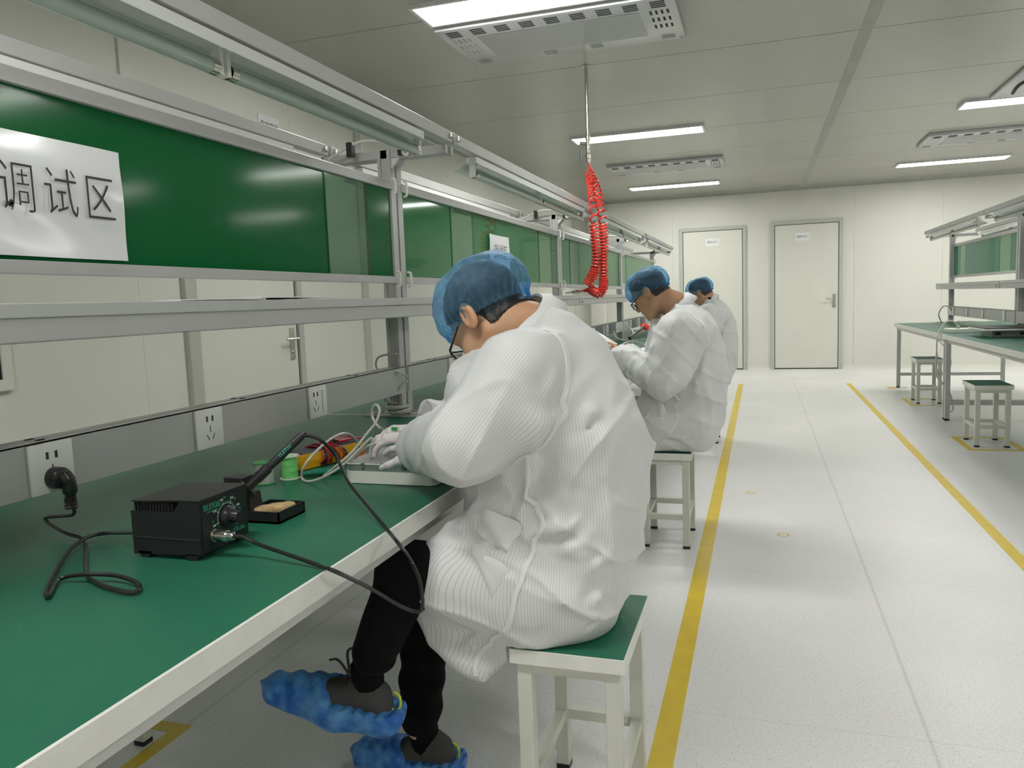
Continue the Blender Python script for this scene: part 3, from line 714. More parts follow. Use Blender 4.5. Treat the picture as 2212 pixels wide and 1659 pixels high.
def fold(P, a, b, wd, amp, kw=None):
    a = np.array(a, f32); b = np.array(b, f32); ab = b-a; h = np.clip(((P-a)@ab)/(ab@ab), 0, 1)
    d = np.linalg.norm(P-a-h[:, None]*ab, axis=1)
    return amp*(np.exp(-(d/wd)**2)-.55*np.exp(-(d/(2.1*wd))**2))*np.sin(np.pi*(.10+.80*h))
def ridge(P, f, seed):
    n = nz(P, f, seed, 3, (1, 1, .6))*1.4; return (1-np.minimum(1, np.abs(n)))**4
def surface(f, lo, hi, h, name, m, parent, attrs=None):
    lo = np.array(lo, float); n = np.ceil((np.array(hi)-lo)/h/8).astype(int)*8+1
    D = np.ones(tuple(n), f32); nb = (n-1)//8
    bi = np.stack(np.meshgrid(*[np.arange(k) for k in nb], indexing='ij'), -1).reshape(-1, 3)
    cen = (lo+(bi*8+4)*h).astype(f32); dc = f(cen); act = np.abs(dc) < h*7.0*1.6
    fillm = np.sign(dc)
    G = D[:-1, :-1, :-1].reshape(nb[0], 8, nb[1], 8, nb[2], 8); G[:] = fillm.reshape(nb)[:, None, :, None, :, None]
    off = np.stack(np.meshgrid(*[np.arange(9)]*3, indexing='ij'), -1).reshape(-1, 3)
    ab = bi[act]
    for c in range(0, len(ab), 400):
        idx = (ab[c:c+400, None, :]*8+off[None]).reshape(-1, 3)
        D[idx[:, 0], idx[:, 1], idx[:, 2]] = f((lo+idx*h).astype(f32))
    neg = D < 0
    c8 = [neg[i:neg.shape[0]-1+i, j:neg.shape[1]-1+j, k:neg.shape[2]-1+k] for i in (0, 1) for j in (0, 1) for k in (0, 1)]
    tot = sum(c.astype(np.int8) for c in c8); cell = np.argwhere((tot > 0) & (tot < 8))
    vid = np.full(tot.shape, -1, np.int32); vid[cell[:, 0], cell[:, 1], cell[:, 2]] = np.arange(len(cell))
    acc = np.zeros((len(cell), 3)); cnt = np.zeros(len(cell))
    cor = [(i, j, k) for i in (0, 1) for j in (0, 1) for k in (0, 1)]
    val = {c: D[cell[:, 0]+c[0], cell[:, 1]+c[1], cell[:, 2]+c[2]] for c in cor}
    for a in cor:
        for ax in range(3):
            if a[ax]: continue
            b = list(a); b[ax] = 1; b = tuple(b); va, vb = val[a], val[b]; ok = (va < 0) != (vb < 0)
            t = np.where(ok, va/(va-vb+1e-12), 0); p = np.tile(np.array(a, float), (len(cell), 1)); p[:, ax] += t
            acc[ok] += p[ok]; cnt[ok] += 1
    V = lo+(cell+acc/np.maximum(cnt, 1)[:, None])*h
    F = []
    for ax in range(3):
        s0 = [slice(None)]*3; s1 = [slice(None)]*3; s0[ax] = slice(0, -1); s1[ax] = slice(1, None)
        ed = np.argwhere(neg[tuple(s0)] != neg[tuple(s1)]); u_, v_ = (ax+1) % 3, (ax+2) % 3
        ed = ed[(ed[:, u_] > 0) & (ed[:, v_] > 0) & (ed[:, u_] < tot.shape[u_]) & (ed[:, v_] < tot.shape[v_])]
        q = []
        for du, dv in ((0, 0), (-1, 0), (-1, -1), (0, -1)):
            e = ed.copy(); e[:, u_] += du; e[:, v_] += dv; q.append(vid[e[:, 0], e[:, 1], e[:, 2]])
        q = np.stack(q, 1); fl_ = ~neg[ed[:, 0], ed[:, 1], ed[:, 2]]; q[fl_] = q[fl_][:, ::-1]; F.append(q[(q >= 0).all(1)])
    F = np.concatenate(F)
    # relax a little
    nv = len(V)
    for it in range(2):
        s_ = np.zeros((nv, 3)); c_ = np.zeros(nv)
        for i in range(4):
            a, b = F[:, i], F[:, (i+1) % 4]
            for k in range(3): s_[:, k] += np.bincount(a, V[b, k], nv)+np.bincount(b, V[a, k], nv)
            c_ += np.bincount(a, minlength=nv)+np.bincount(b, minlength=nv)
        V = V+.5*(s_/np.maximum(c_, 1)[:, None]-V)
    me = bpy.data.meshes.new(name); me.vertices.add(nv); me.vertices.foreach_set('co', V.astype(f32).ravel())
    me.loops.add(len(F)*4); me.loops.foreach_set('vertex_index', F.ravel().astype(np.int32)); me.polygons.add(len(F))
    me.polygons.foreach_set('loop_start', np.arange(0, len(F)*4, 4, dtype=np.int32)); me.polygons.foreach_set('loop_total', np.full(len(F), 4, np.int32))
    me.polygons.foreach_set('use_smooth', np.ones(len(F), bool)); me.update(); me.validate()
    if attrs:
        for k, g in attrs.items():
            at = me.attributes.new(k, 'FLOAT', 'POINT'); at.data.foreach_set('value', g(V.astype(f32)).astype(f32))
    me.materials.append(m); o = bpy.data.objects.new(name, me); COL.objects.link(o)
    if parent is not None: setp(o, parent)
    return o
class Frame:
    """local head frame: x forward, y to the left, z up"""
    def __init__(s, org, pitch, yaw, roll=0, k=1.0):
        s.k = k
        p, y = math.radians(pitch), math.radians(yaw)
        fwd = np.array([-math.cos(p)*math.cos(y), math.cos(p)*math.sin(y), -math.sin(p)])
        up = np.array([-math.sin(p)*math.cos(y), math.sin(p)*math.sin(y), math.cos(p)])
        l = np.cross(up, fwd); r = math.radians(roll)
        up2 = up*math.cos(r)+l*math.sin(r); l = l*math.cos(r)-up*math.sin(r)
        s.R = np.stack([fwd, l, up2], 1); s.o = np.array(org, float)
    def L(s, P): return ((P-s.o.astype(f32))@s.R.astype(f32))/f32(s.k)
    def W(s, p): return s.o+s.R@np.array(p, float)*s.k
def head_sdf(F):
    skull = [ell((-.012, 0, .045), (.097, .076, .088)), ell((.030, 0, -.015), (.062, .062, .085)), ell((.045, 0, -.045), (.048, .050, .055))]
    jaw = [cone((-.005, s*.052, -.045), (.068, s*.014, -.098), .020, .018) for s in (1, -1)]+[cone((.074, -.008, -.098), (.074, .008, -.098), .017, .017)]
    nose = union([cone((.091, 0, .012), (.112, 0, -.026), .007, .012), cone((.106, -.012, -.032), (.106, .012, -.032), .008, .008)], .008)
    brow = [cone((.082, -.038, .026), (.082, .038, .026), .014, .014)]
    cheek = [ell((.062, s*.040, -.022), (.026, .022, .024)) for s in (1, -1)]
    lips = union([cone((.094, -.018, -.056), (.096, .018, -.056), .007, .007), cone((.092, -.015, -.066), (.092, .015, -.066), .0075, .0075)], .004)
    eyes = [ell((.080, s*.032, .004), (.013, .015, .011)) for s in (1, -1)]
    a = math.radians(-14); RE = np.array([[math.cos(a), 0, math.sin(a)], [0, 1, 0], [-math.sin(a), 0, math.cos(a)]], f32)
    ears = [(ell((-.008, s*.086, .004), (.021, .0085, .034), RE), ell((-.004, s*.093, .006), (.011, .007, .021), RE), ell((-.008, s*.080, -.004), (.012, .012, .022), RE)) for s in (1, -1)]
    def f(P):
        q = F.L(P)
        d = skull[0](q)
        for g in skull[1:]: d = smin(d, g(q), .03)
        for g in jaw: d = smin(d, g(q), .03)
        for g in cheek: d = smin(d, g(q), .02)
        d = smin(d, brow[0](q), .018)
        for s in (1, -1): d = np.maximum(d, -ell((.100, s*.033, .004), (.017, .021, .013))(q)) if True else d
        for g in eyes: d = smin(d, g(q), .004)
        d = smin(d, nose(q), .010); d = smin(d, lips(q), .006)
        for e, c, b in ears:
            x = np.maximum(e(q), -c(q)); d = smin(d, smin(x, b(q)+.003, .004), .006)
        return d*F.k
    return f
def hand_sdf(wr, fw, up, side, curl=(18, 28, 22), spread=6, thumb=1, r=.0088, sc=1.0, thumb_dir=None):
    """wr: wrist, fw: finger direction, up: back of the hand, side +1: thumb lies towards cross(up,fw)"""
    wr = np.array(wr, float); fw = nrm(fw); up = nrm(np.array(up)-fw*np.dot(up, fw)); s_ = np.cross(up, fw)*side; L = []
    P = lambda a, b, c: wr+(fw*a+s_*b+up*c)*sc
    palm = [cone(P(-.005, -.014, 0), P(-.005, .014, 0), .019*sc, .019*sc), cone(P(.02, -.02, 0), P(.075, -.030, 0), .014*sc, .0115*sc), cone(P(.02, -.005, .001), P(.082, -.010, .002), .015*sc, .0115*sc),
            cone(P(.02, .008, .001), P(.082, .012, .002), .015*sc, .0115*sc), cone(P(.02, .020, 0), P(.077, .032, 0), .015*sc, .0115*sc)]
    fl_ = (.060, .075, .080, .072); fs = []
    for i, b in enumerate((-.032, -.011, .011, .033)):
        p = P(.078-.006*abs(i-2), b, 0); ang = 0; rr = r*sc*(.92 if i == 0 else 1); sp = math.radians(spread*(i-1.5)/1.5*1)
        for j, (k, fr) in enumerate(zip(curl, (.45, .30, .25))):
            ang += math.radians(k); dr = (fw*math.cos(sp)+s_*math.sin(sp))*math.cos(ang)-up*math.sin(ang); q = p+dr*fl_[i]*fr*sc*1.05
            fs.append(cone(p, q, rr*(1-.06*j), rr*(1-.06*(j+1)))); p = q
    td = nrm(thumb_dir) if thumb_dir is not None else nrm(fw*.75+s_*.55-up*.35)
    t0 = P(.022, .026, -.006); t1 = t0+nrm(fw*.5+s_*.8-up*.25)*.034*sc; t2 = t1+td*.032*sc; t3 = t2+nrm(td+fw*.2-s_*.25)*.026*sc
    th = [cone(t0, t1, .0135*sc, .0115*sc), cone(t1, t2, .0108*sc, .0098*sc), cone(t2, t3, .0096*sc, .0085*sc)]
    pm = union(palm, .012*sc); fg = union(fs, .0015); tg = union(th, .004)
    return lambda Q: smin(smin(pm(Q), fg(Q), .004), tg(Q), .006)
def cap_mesh(F, parent, seed, size=1.0, sag=(0, 0, 0), gather=44, edge=((.100, .062), (-.104, -.012)), flare=.004):
    """bouffant cap: gathered at an elastic edge, ballooning above it, thin closed cloth shell"""
    (fx, fz), (bx_, bz) = edge
    cx, cz = (fx+bx_)/2, (fz+bz)/2; ax = np.array([fx-bx_, 0, fz-bz]); la = np.linalg.norm(ax)/2; ax = ax/np.linalg.norm(ax); n_ = np.array([-ax[2], 0, ax[0]])
    NT, NP = 220, 70; rs = np.random.RandomState(seed); ph = rs.rand(12)*6.28; V = []
    prof = [(0, -.010), (.0, .0)]
    for j in range(NP+1):
        t = j/NP  # 0 = hem, 1 = crown
        for i in range(NT):
            a = 2*math.pi*i/NT; ca, sa = math.cos(a), math.sin(a)
            e = t*math.pi/2
            # radial profile: tight hem, quick bulge, dome
            dome = math.cos(max(0, (t-.06)/.94)*math.pi/2)**.62 if t < 1 else 0
            bul = 1+.20*size*(1-math.exp(-t*14))
            rx = la*dome*bul; ry = .082*dome*bul
            hgt = (.108*size+.012)*math.sin(max(0, (t-.06)/.94)*math.pi/2)**1.05+(t-.06 if t < .06 else 0)*.25
            g = math.exp(-t*7); wv = math.sin(gather*a+2.2*math.sin(3*a+ph[0]))
            rad = 1+.030*g*wv+.012*math.sin(7*a+6*t+ph[1])*(1-t)+.010*math.sin(13*a-9*t+ph[2]+2*math.sin(4*a))*math.sin(math.pi*t)
            rad += .009*math.sin(26*t+3*math.sin(5*a+ph[3])+ph[4])*math.sin(math.pi*min(1, t*1.2))
            w1 = 1-abs(math.sin(3*a+9*t+ph[6]+1.6*math.sin(2*a+5*t+ph[7]))); w2 = 1-abs(math.sin(5*a-14*t+ph[8]+1.9*math.sin(3*a+ph[9]))); w3 = 1-abs(math.sin(11*a+23*t+ph[10]+2*math.sin(6*t+4*a)))
            rad += (.020*w1**7+.014*w2**7+.008*w3**5)*math.sin(math.pi*min(1, t*1.05+.05))
            if t < .03: rad += .05*(1-t/.03)*(.5+.5*wv)
            x, y = rx*ca*rad, ry*sa*rad
            z = hgt+.004*math.sin(5*a+8*t+ph[5])*math.sin(math.pi*t)-.006*(t < .03)*(1-t/.03)
            s_ = math.sin(math.pi*min(1, t*1.1))*max(0, -ca)
            p = np.array([cx, 0, cz])+ax*x+np.array([0, 1, 0])*y+n_*z+np.array(sag)*s_
            V.append(F.W(p))
    fs = [(j*NT+i, j*NT+(i+1) % NT, (j+1)*NT+(i+1) % NT, (j+1)*NT+i) for j in range(NP) for i in range(NT)]
    return MB().add(V, fs).build('bouffant_cap', M['cap'], parent, smooth=True)
def glasses(F, parent):
    t = MB()
    for s in (1, -1):
        pts = []
        for k in range(29):
            a = 2*math.pi*k/28; c, q = math.cos(a), math.sin(a)
            pts.append(F.W((.112-.006*abs(c), s*.034+.026*math.copysign(abs(c)**.6, c), -.002+.018*math.copysign(abs(q)**.6, q))))
        t.tube(pts, .0022, 6, caps=False)
        t.tube([F.W(p) for p in ((.106, s*.060, .008), (.098, s*.068, .010), (.05, s*.078, .014), (.002, s*.083, .022), (-.016, s*.083, .012), (-.03, s*.080, -.012))], [.0030, .0028, .0020, .0020, .0022, .0022], 8)
    t.tube([F.W(p) for p in ((.113, .010, .004), (.117, 0, .007), (.113, -.010, .004))], .0018, 6)
    g = t.build('glasses', M['blackmetal'], parent, smooth=True)
    for s in (1, -1):
        vs = [F.W((.111, s*.034+.025*math.copysign(abs(math.cos(a))**.6, math.cos(a)), -.002+.017*math.copysign(abs(math.sin(a))**.6, math.sin(a)))) for a in [2*math.pi*k/24 for k in range(24)]]
        v2 = [v+F.R[:, 0]*.0012 for v in vs]
        MB().add(vs+v2, [tuple(range(24)), tuple(range(24, 48))[::-1]]+[(k, (k+1) % 24, 24+(k+1) % 24, 24+k) for k in range(24)]).build('lens', M['glass'], g)
    return g
def strip(path, wd, bvh, name, m, parent, lift=.0012, th=.0016):
    """raised band laid over the cloth: samples snapped onto the surface"""
    P = spline(path, 10); pts = []; nor = []
    for p in P:
        r = bvh.find_nearest(Vector(p))
        if r[0] is None: continue
        if pts and np.linalg.norm(np.array(r[0])-pts[-1]) < .0025: continue
        pts.append(np.array(r[0])); nor.append(np.array(r[1]))
    if len(pts) < 3: return
    for it in range(3):
        nor = [nor[0]]+[nrm(nor[i-1]+nor[i]+nor[i+1]) for i in range(1, len(nor)-1)]+[nor[-1]]
    V = []; L = len(pts)
    for i in range(L):
        t = nrm(pts[min(i+1, L-1)]-pts[max(i-1, 0)]); b = nrm(np.cross(nor[i], t)); n_ = nor[i]
        for a, hh in ((-.5, -.001), (-.5, .7), (-.25, 1), (0, .75), (.25, 1), (.5, .7), (.5, -.001)):
            q = pts[i]+b*a*wd; r = bvh.find_nearest(Vector(q)); base = np.array(r[0]) if r[0] is not None else q
            V.append(base+n_*(lift*(hh > 0)+th*hh))
    k = 7; fs = [(i*k+j, i*k+j+1, (i+1)*k+j+1, (i+1)*k+j) for i in range(L-1) for j in range(k-1)]
    return MB().add(V, fs).build(name, m, parent, smooth=True)
def patch(corners, bvh, name, m, parent, n=7, lift=.0045):
    """pocket: four corners, bilinear grid snapped on the cloth and raised"""
    A, B, C, D = [np.array(c, float) for c in corners]; V = []
    for j in range(n+1):
        for i in range(n+1):
            u, v = i/n, j/n; p = (A*(1-u)+B*u)*(1-v)+(D*(1-u)+C*u)*v
            r = bvh.find_nearest(Vector(p)); e = 0 if (i in (0, n) or j in (0, n)) else 1
            V.append(np.array(r[0])+np.array(r[1])*(lift*(e if not (j == 0) else 1)+.0008))
    fs = [(j*(n+1)+i, j*(n+1)+i+1, (j+1)*(n+1)+i+1, (j+1)*(n+1)+i) for j in range(n) for i in range(n)]
    return MB().add(V, fs).build(name, m, parent, smooth=True)
def bvh_of(o):
    me = o.data; return BVHTree.FromPolygons([v.co.copy() for v in me.vertices], [tuple(p.vertices) for p in me.polygons])
def collar(c, ax, lat, tall, parent, m, flap=.03, seed=0):
    """folded collar: ring round the neck with an outer flap. c centre, ax = long semi axis vector, lat = short one"""
    c = np.array(c); ax = np.array(ax); lat = np.array(lat); up = nrm(np.cross(ax, lat)); up = up if up[2] > 0 or up[0] < 0 else -up
    NT = 60; V = []
    prof = [(1.04, -.020), (1.0, tall*.5), (.97, tall), (1.0, tall+.004), (1.04, tall), (1.16, tall*.35-.001), (1.30, -flap*1.0)]
    a0 = .22
    for i in range(NT+1):
        a = a0+(2*math.pi-2*a0)*i/NT+math.pi   # opening at the front (-ax side)
        for j, (r, h) in enumerate(prof):
            back = .5+.5*math.cos(a); rr = r if j < 4 else 1+(r-1)*(.85+.3*back)
            p = c+(ax*math.cos(a)+lat*math.sin(a))*rr+up*(h*(.55+.55*back)+.0015*math.sin(9*a+j))
            V.append(p)
    k = len(prof); fs = [(i*k+j, i*k+j+1, (i+1)*k+j+1, (i+1)*k+j) for i in range(NT) for j in range(k-1)]
    o = MB().add(V, fs).build('collar', m, parent, smooth=True)
    sol = o.modifiers.new('thickness', 'SOLIDIFY'); sol.thickness = .002
    return o
def stripe_attr(o, fn):
    me = o.data; n = len(me.vertices); V = np.empty(n*3, f32); me.vertices.foreach_get('co', V); V = V.reshape(-1, 3)
    for k, v in fn(V).items():
        at = me.attributes.new(k, 'FLOAT', 'POINT'); at.data.foreach_set('value', v.astype(f32))
def seg_angle(P, segs, ref, R):
    """arc coordinate round the nearest arm segment"""
    best = np.full(len(P), 1e9, f32); out = np.zeros(len(P), f32)
    for a, b in segs:
        a = np.array(a, f32); b = np.array(b, f32); t = (b-a)/np.linalg.norm(b-a); h = np.clip((P-a)@t, 0, np.linalg.norm(b-a)); q = P-a-h[:, None]*t
        d = np.linalg.norm(q, axis=1); u = ref-t*np.dot(ref, t); u = u/np.linalg.norm(u); v_ = np.cross(t, u)
        an = np.arctan2(q@v_, q@u)*R; k = d < best; out[k] = an[k]; best[k] = d[k]
    return out
def shoe(parent, heel, toe, up, ankle, covr, lab=None, seed=1):
    """sneaker and its loose film cover: heel and toe on the sole line"""
    heel = np.array(heel, float); toe = np.array(toe, float); x = nrm(toe-heel); up = nrm(np.array(up)-x*np.dot(up, x)); s_ = np.cross(up, x); L = np.linalg.norm(toe-heel)
    P = lambda a, b, c: heel+x*a*L+s_*b+up*c
    body = union([cone(P(.10, 0, .035), P(.45, 0, .038), .036, .036), cone(P(.45, 0, .036), P(.88, .004, .026), .042, .030), cone(P(.12, 0, .07), P(.22, 0, .085), .034, .034), cone(P(.28, 0, .072), P(.62, 0, .038), .030, .022)], .02)
    lo = np.minimum(heel, toe)-.13; hi = np.maximum(heel, toe)+.13
    surface(lambda Q: body(Q), lo, hi, .005, 'sneaker', M['shoe'], parent)
    cb = union([cone(P(.06, 0, .030), P(.45, 0, .030), .050, .055), cone(P(.45, 0, .032), P(.96, .0, .024), .060, .040), cone(P(.08, 0, .055), P(.30, 0, .055), .048, .046), cone(P(.98, 0, .02), P(1.12, 0, .03), .026, .004)], .02)
    ow = np.array(P(.55, 0, .088), f32); an = nrm(up*1.0-x*.28).astype(f32)
    def cv(Q):
        d = cb(Q); q = Q-heel.astype(f32); a = q@x.astype(f32)/L; b = q@s_.astype(f32); c = q@up.astype(f32)
        d = d+.0035*np.sin(a*34+b*40+3*np.sin(c*30))*np.clip(c*12+.2, 0, 1)+.0035*nz(Q, 45, seed)-.0025*ridge(Q, 60, seed)
        cut = c-(.050+.10*np.clip((a-.42)*2.6, 0, 1)+.003*np.sin(a*70)); inner = -(body(Q)+.0005-.006)
        d = np.maximum(d, cut)
        d = np.maximum(d, -(c+.002)) if covr == 'floor' else d
        return d
    surface(cv, lo, hi, .004, 'shoe_cover', M['cover'], parent)
    return P
# ------------------------------------------------------------------ nearest worker
def worker_one():
    ym = 1.66; t = empty('person', (-.42, ym, 0), 'person bent low over the nearest bench, striped white coat, blue cap, black trousers', 'person')
    px = lambda L, y: [(lambda p: (p[0], p[2]))(aty(u, v, y)) for u, v in L]
    F = Frame(aty(1062, 688, 1.665), 50, 18, 0); HS = head_sdf(F)
    # joints
    shN, elN, wrN = aty(1122, 800, 1.475), aty(1012, 950, 1.43), aty(925, 972, 1.60)
    shF, elF, wrF = np.array([-.50, 1.84, 1.02]), np.array([-.68, 1.93, .86]), np.array([-.80, 1.80, .875])
    hipN, knN, anN = np.array([-.42, 1.57, .55]), aty(882, 1235, 1.47), aty(800, 1425, 1.45)
    hipF, knF, anF = np.array([-.42, 1.75, .55]), aty(925, 1255, 1.70), aty(905, 1575, 1.64)
    nb = aty(1150, 706, 1.66)
    toeN, heN = aty(592, 1505, 1.45), aty(838, 1572, 1.47)
    body_parts = [cone((-.44, ym, .60), (-.42, ym, .80), .10, .11, 1.25, ym), cone((-.42, ym, .80), (-.45, ym, .99), .11, .10, 1.5, ym), cone((-.44, ym, .98), nb, .06, .046), cone(nb, F.W((-.030, 0, -.045)), .048, .054),
                  cone(shN+[.03, .03, -.03], elN, .042, .036), cone(elN, wrN, .036, .024), cone(shF, elF, .042, .036), cone(elF, wrF, .036, .024)]
    for a, b, c in ((hipN, knN, anN), (hipF, knF, anF)): body_parts += [cone(a, b, .065, .045), cone(b, c, .042, .028)]
    BP = union(body_parts, .035)
    body = surface(lambda P: smin(BP(P), HS(P), .025), (-1.02, 1.36, .08), (-.2, 2.06, 1.36), .0042, 'body', M['skin'], t)
    # hair: shaved sides, black top, as a thin shell over the skull
    def hair(P):
        q = F.L(P); d = smin(BP(P), HS(P), .025)-.0035-.001*np.sin(q[:, 0]*260+q[:, 2]*120)
        line = .018+np.clip(q[:, 0]-.02, 0, 1)*.9; back = np.where(q[:, 0] < -.01, -.055-.35*(q[:, 0]+.01), .03)
        lim = np.where(q[:, 0] < -.012, np.clip(.03+(q[:, 0]+.012)*5.5, -.047+.003*np.sin(q[:, 1]*700+q[:, 0]*900), .05), line)
        side = np.abs(q[:, 1]) > .082
        keep = lim-q[:, 2]
        return np.maximum(np.maximum(d, keep), np.where(side, .02, -1.))
    surface(hair, F.o-.16, F.o+.16, .0036, 'hair', M['hair'], t)
    cap_mesh(F, t, 5, 1.0, sag=(-.012, 0, -.006))
    glasses(F, t)
    MB().lathe([(.0016, 0), (.0014, .001)], F.W((.045, .0625, -.035)), 8, F.R[:, 1]).build('mole', M['hair'], t)
    # coat
    TP = px([(1160, 690), (1196, 664), (1232, 684), (1275, 718), (1312, 768), (1350, 838), (1383, 912), (1397, 985), (1401, 1060), (1394, 1130), (1376, 1205), (1346, 1290), (1318, 1345), (1270, 1380), (1150, 1400), (1060, 1400), (985, 1350), (955, 1270), (985, 1180), (1018, 1120), (1018, 1060), (1005, 980), (985, 900), (985, 830), (1010, 775), (1060, 738), (1120, 706)], ym)
    zs, ws = [.40, .52, .65, .80, .95, 1.03, 1.10, 1.16], [.175, .190, .175, .175, .205, .208, .175, .125]
    torso = lens(TP, ym, lambda z: np.interp(z, zs, ws).astype(f32), .15)
    SP = px([(1020, 1100), (960, 1150), (915, 1235), (888, 1325), (925, 1385), (980, 1435), (1045, 1474), (1085, 1440), (1108, 1398), (1180, 1392), (1240, 1330), (1270, 1200), (1180, 1100)], 1.49)
    skirt = slab(SP, lambda P: 1.505+.06*np.clip((P[:, 0]+.62)*-2, -.4, 1)*0+.012*np.sin(P[:, 0]*30+P[:, 2]*12), .022, .02)
    lap = union([cone(hipN+[0, 0, .0], hipN+(knN-hipN)*.70, .105, .085), cone(hipF, hipF+(knF-hipF)*.78, .10, .085)], .05)
    slN = union([cone(aty(1158, 812, 1.55), aty(1110, 890, 1.47), .098, .085), cone(shN, elN, .080, .076), cone(elN, aty(945, 958, 1.55), .074, .064), cone(aty(945, 958, 1.55), wrN+[-.020, .01, .006], .064, .060), cone(elN+[0, 0, -.01], elN+[.035, .03, .02], .07, .07)], .03)
    slF = union([cone(shF+[.04, -.02, 0], elF, .085, .070), cone(elF, wrF, .068, .055)], .03)
    wd = nrm(wrN-elN); wF = nrm(wrF-elF)
    Fo = [  # folds: start px, end px, depth plane, width, amplitude
        (1290, 880, 1160, 985, 1.50, .016, .010), (1280, 905, 1230, 985, 1.50, .012, -.009), (1215, 800, 1140, 905, 1.44, .018, .008), (1165, 870, 1120, 960, 1.43, .014, -.009),
        (1125, 850, 1110, 950, 1.41, .012, .007), (1080, 840, 1040, 960, 1.40, .016, -.006), (980, 830, 915, 915, 1.47, .010, .008), (1010, 870, 940, 930, 1.44, .010, -.007),
        (1020, 1010, 955, 1020, 1.40, .014, -.011), (1050, 985, 930, 1005, 1.40, .012, .008), (905, 905, 960, 940, 1.5, .010, -.006),
        (1270, 1120, 1130, 1160, 1.47, .016, .008), (1280, 1150, 1180, 1180, 1.47, .012, -.009), (1330, 1210, 1190, 1250, 1.50, .016, .008), (1190, 1300, 1100, 1330, 1.48, .012, -.009),
        (1310, 1290, 1120, 1345, 1.50, .014, .010), (1300, 1340, 1180, 1370, 1.50, .010, -.007), (1040, 1130, 1110, 1230, 1.47, .012, -.009), (1000, 1180, 950, 1290, 1.47, .014, .007),
        (1050, 1300, 1120, 1310, 1.47, .014, -.010), (1060, 1350, 1000, 1400, 1.47, .012, .007), (1240, 1060, 1200, 1200, 1.48, .014, -.006), (1150, 1000, 1120, 1120, 1.47, .014, .007),
        (1350, 900, 1300, 1010, 1.56, .020, .006), (1330, 1040, 1270, 1080, 1.53, .014, .006), (1340, 940, 1260, 1000, 1.55, .012, -.006), (1120, 735, 1220, 720, 1.50, .012, -.005), (1060, 760, 1140, 745, 1.46, .014, .006)]
    Fo = [(aty(a, b, y), aty(c, d, y), w_, am) for a, b, c, d, y, w_, am in Fo]
    def coat(P):
        d = smin(torso(P), lap(P), .04); d = smin(d, skirt(P), .035)
        a1 = slN(P); a1 = np.maximum(a1, (P-wrN.astype(f32))@wd.astype(f32)-.040)
        a1 = np.maximum(a1, -(cone(elN, wrN+wd*.05, .03, .050)(P)+.0)) if False else a1
        d = smin(d, a1, .008); a2 = np.maximum(slF(P), (P-wrF.astype(f32))@wF.astype(f32)-.01); d = smin(d, a2, .02)
        fd = np.zeros(len(P), f32)
        for a, b, w_, am in Fo: fd += fold(P, a, b, w_*1.0, am*2.4)
        d -= .013*np.tanh(fd/.013)
        al = (P-elN.astype(f32))@wd.astype(f32); de = np.linalg.norm(P-elN.astype(f32), axis=1)
        d -= .0075*(1-np.abs(np.sin(al*30+2.6*nz(P, 15, 61))))**3*np.exp(-(de/.13)**2)
        d -= .0085*(1-np.abs(np.sin(P[:, 2]*26+P[:, 0]*14+2.4*nz(P, 9, 63))))**4*np.exp(-((P[:, 2]-.60)/.15)**2)
        d -= .0060*(1-np.abs(np.sin(P[:, 2]*20-P[:, 0]*24+2.4*nz(P, 11, 67))))**4*np.exp(-((P[:, 2]-.90)/.12)**2)
        d += .0022*nz(P, 38, 3, 6, (1, 1, .5))+.0010*nz(P, 95, 7, 6)-.010*ridge(P, 11, 41)-.0050*ridge(P, 26, 43)
        # rest on the seat, stay off the bench, keep the neck free
        on = (P[:, 0] > -.508) & (P[:, 0] < -.25)
        d = np.where(P[:, 1] > 1.462, np.maximum(d, np.where(P[:, 0] > -.515, .4585-P[:, 2], -1.)), d)
        ng = cone(nb+[-.01, 0, -.0], F.W((-.03, 0, -.04)), .055, .066)(P); ng = np.minimum(ng, cone(F.W((.01, 0, -.03)), F.W((.07, 0, -.06)), .076, .052)(P))
        d = np.maximum(d, -ng)
        # the bench edge presses the lap and belly back
        d = np.maximum(d, np.where((P[:, 2] < .765) & (P[:, 2] > .70), -.664-P[:, 0], -1.))
        return d
    def att(P):
        sl = slN(P); to = smin(torso(P), skirt(P), .03)
        cx = np.interp(P[:, 2], [.3, .5, .75, .95, 1.1], [-.50, -.44, -.43, -.45, -.50]); th = np.arctan2(ym-P[:, 1]+.0, P[:, 0]-cx)
        return {'sleeve_mask': (sl+.004 < to).astype(f32)*1.0, 'body_stripe': th*.215+10, 'sleeve_stripe': seg_angle(P, [(shN, elN), (elN, wrN)], np.array([.3, -.9, .2]), .085)+10}
    c = surface(coat, (-.98, 1.30, .22), (-.16, 2.08, 1.24), .0046, 'coat', M['coat'], t); stripe_attr(c, att); bv = bvh_of(c)
    mk = lambda L, y: [aty(u, v, y) for u, v in L]
    strip(mk([(1188, 668), (1202, 712), (1206, 760), (1206, 820), (1201, 880)], 1.5)+mk([(1194, 905), (1170, 930), (1130, 945), (1085, 962)], 1.47), .013, bv, 'armhole_seam', M['seam'], t)
    strip(mk([(1132, 950), (1138, 1000), (1140, 1050), (1150, 1105), (1166, 1138), (1145, 1200), (1118, 1270), (1100, 1335), (1062, 1385), (1030, 1430), (1026, 1468)], 1.46), .010, bv, 'side_seam', M['seam'], t)
    strip(mk([(1010, 768), (985, 806), (960, 845), (925, 880), (898, 915)], 1.52), .009, bv, 'sleeve_seam', M['seam'], t)
    patch([aty(1040, 1092, 1.46), aty(1126, 1135, 1.46), aty(1085, 1210, 1.46), aty(1030, 1150, 1.46)], bv, 'pocket_flap', M['seam'], t)
    patch([aty(1022, 1190, 1.46), aty(1058, 1166, 1.46), aty(1100, 1232, 1.46), aty(1070, 1288, 1.46)], bv, 'pocket', M['coat'], t)
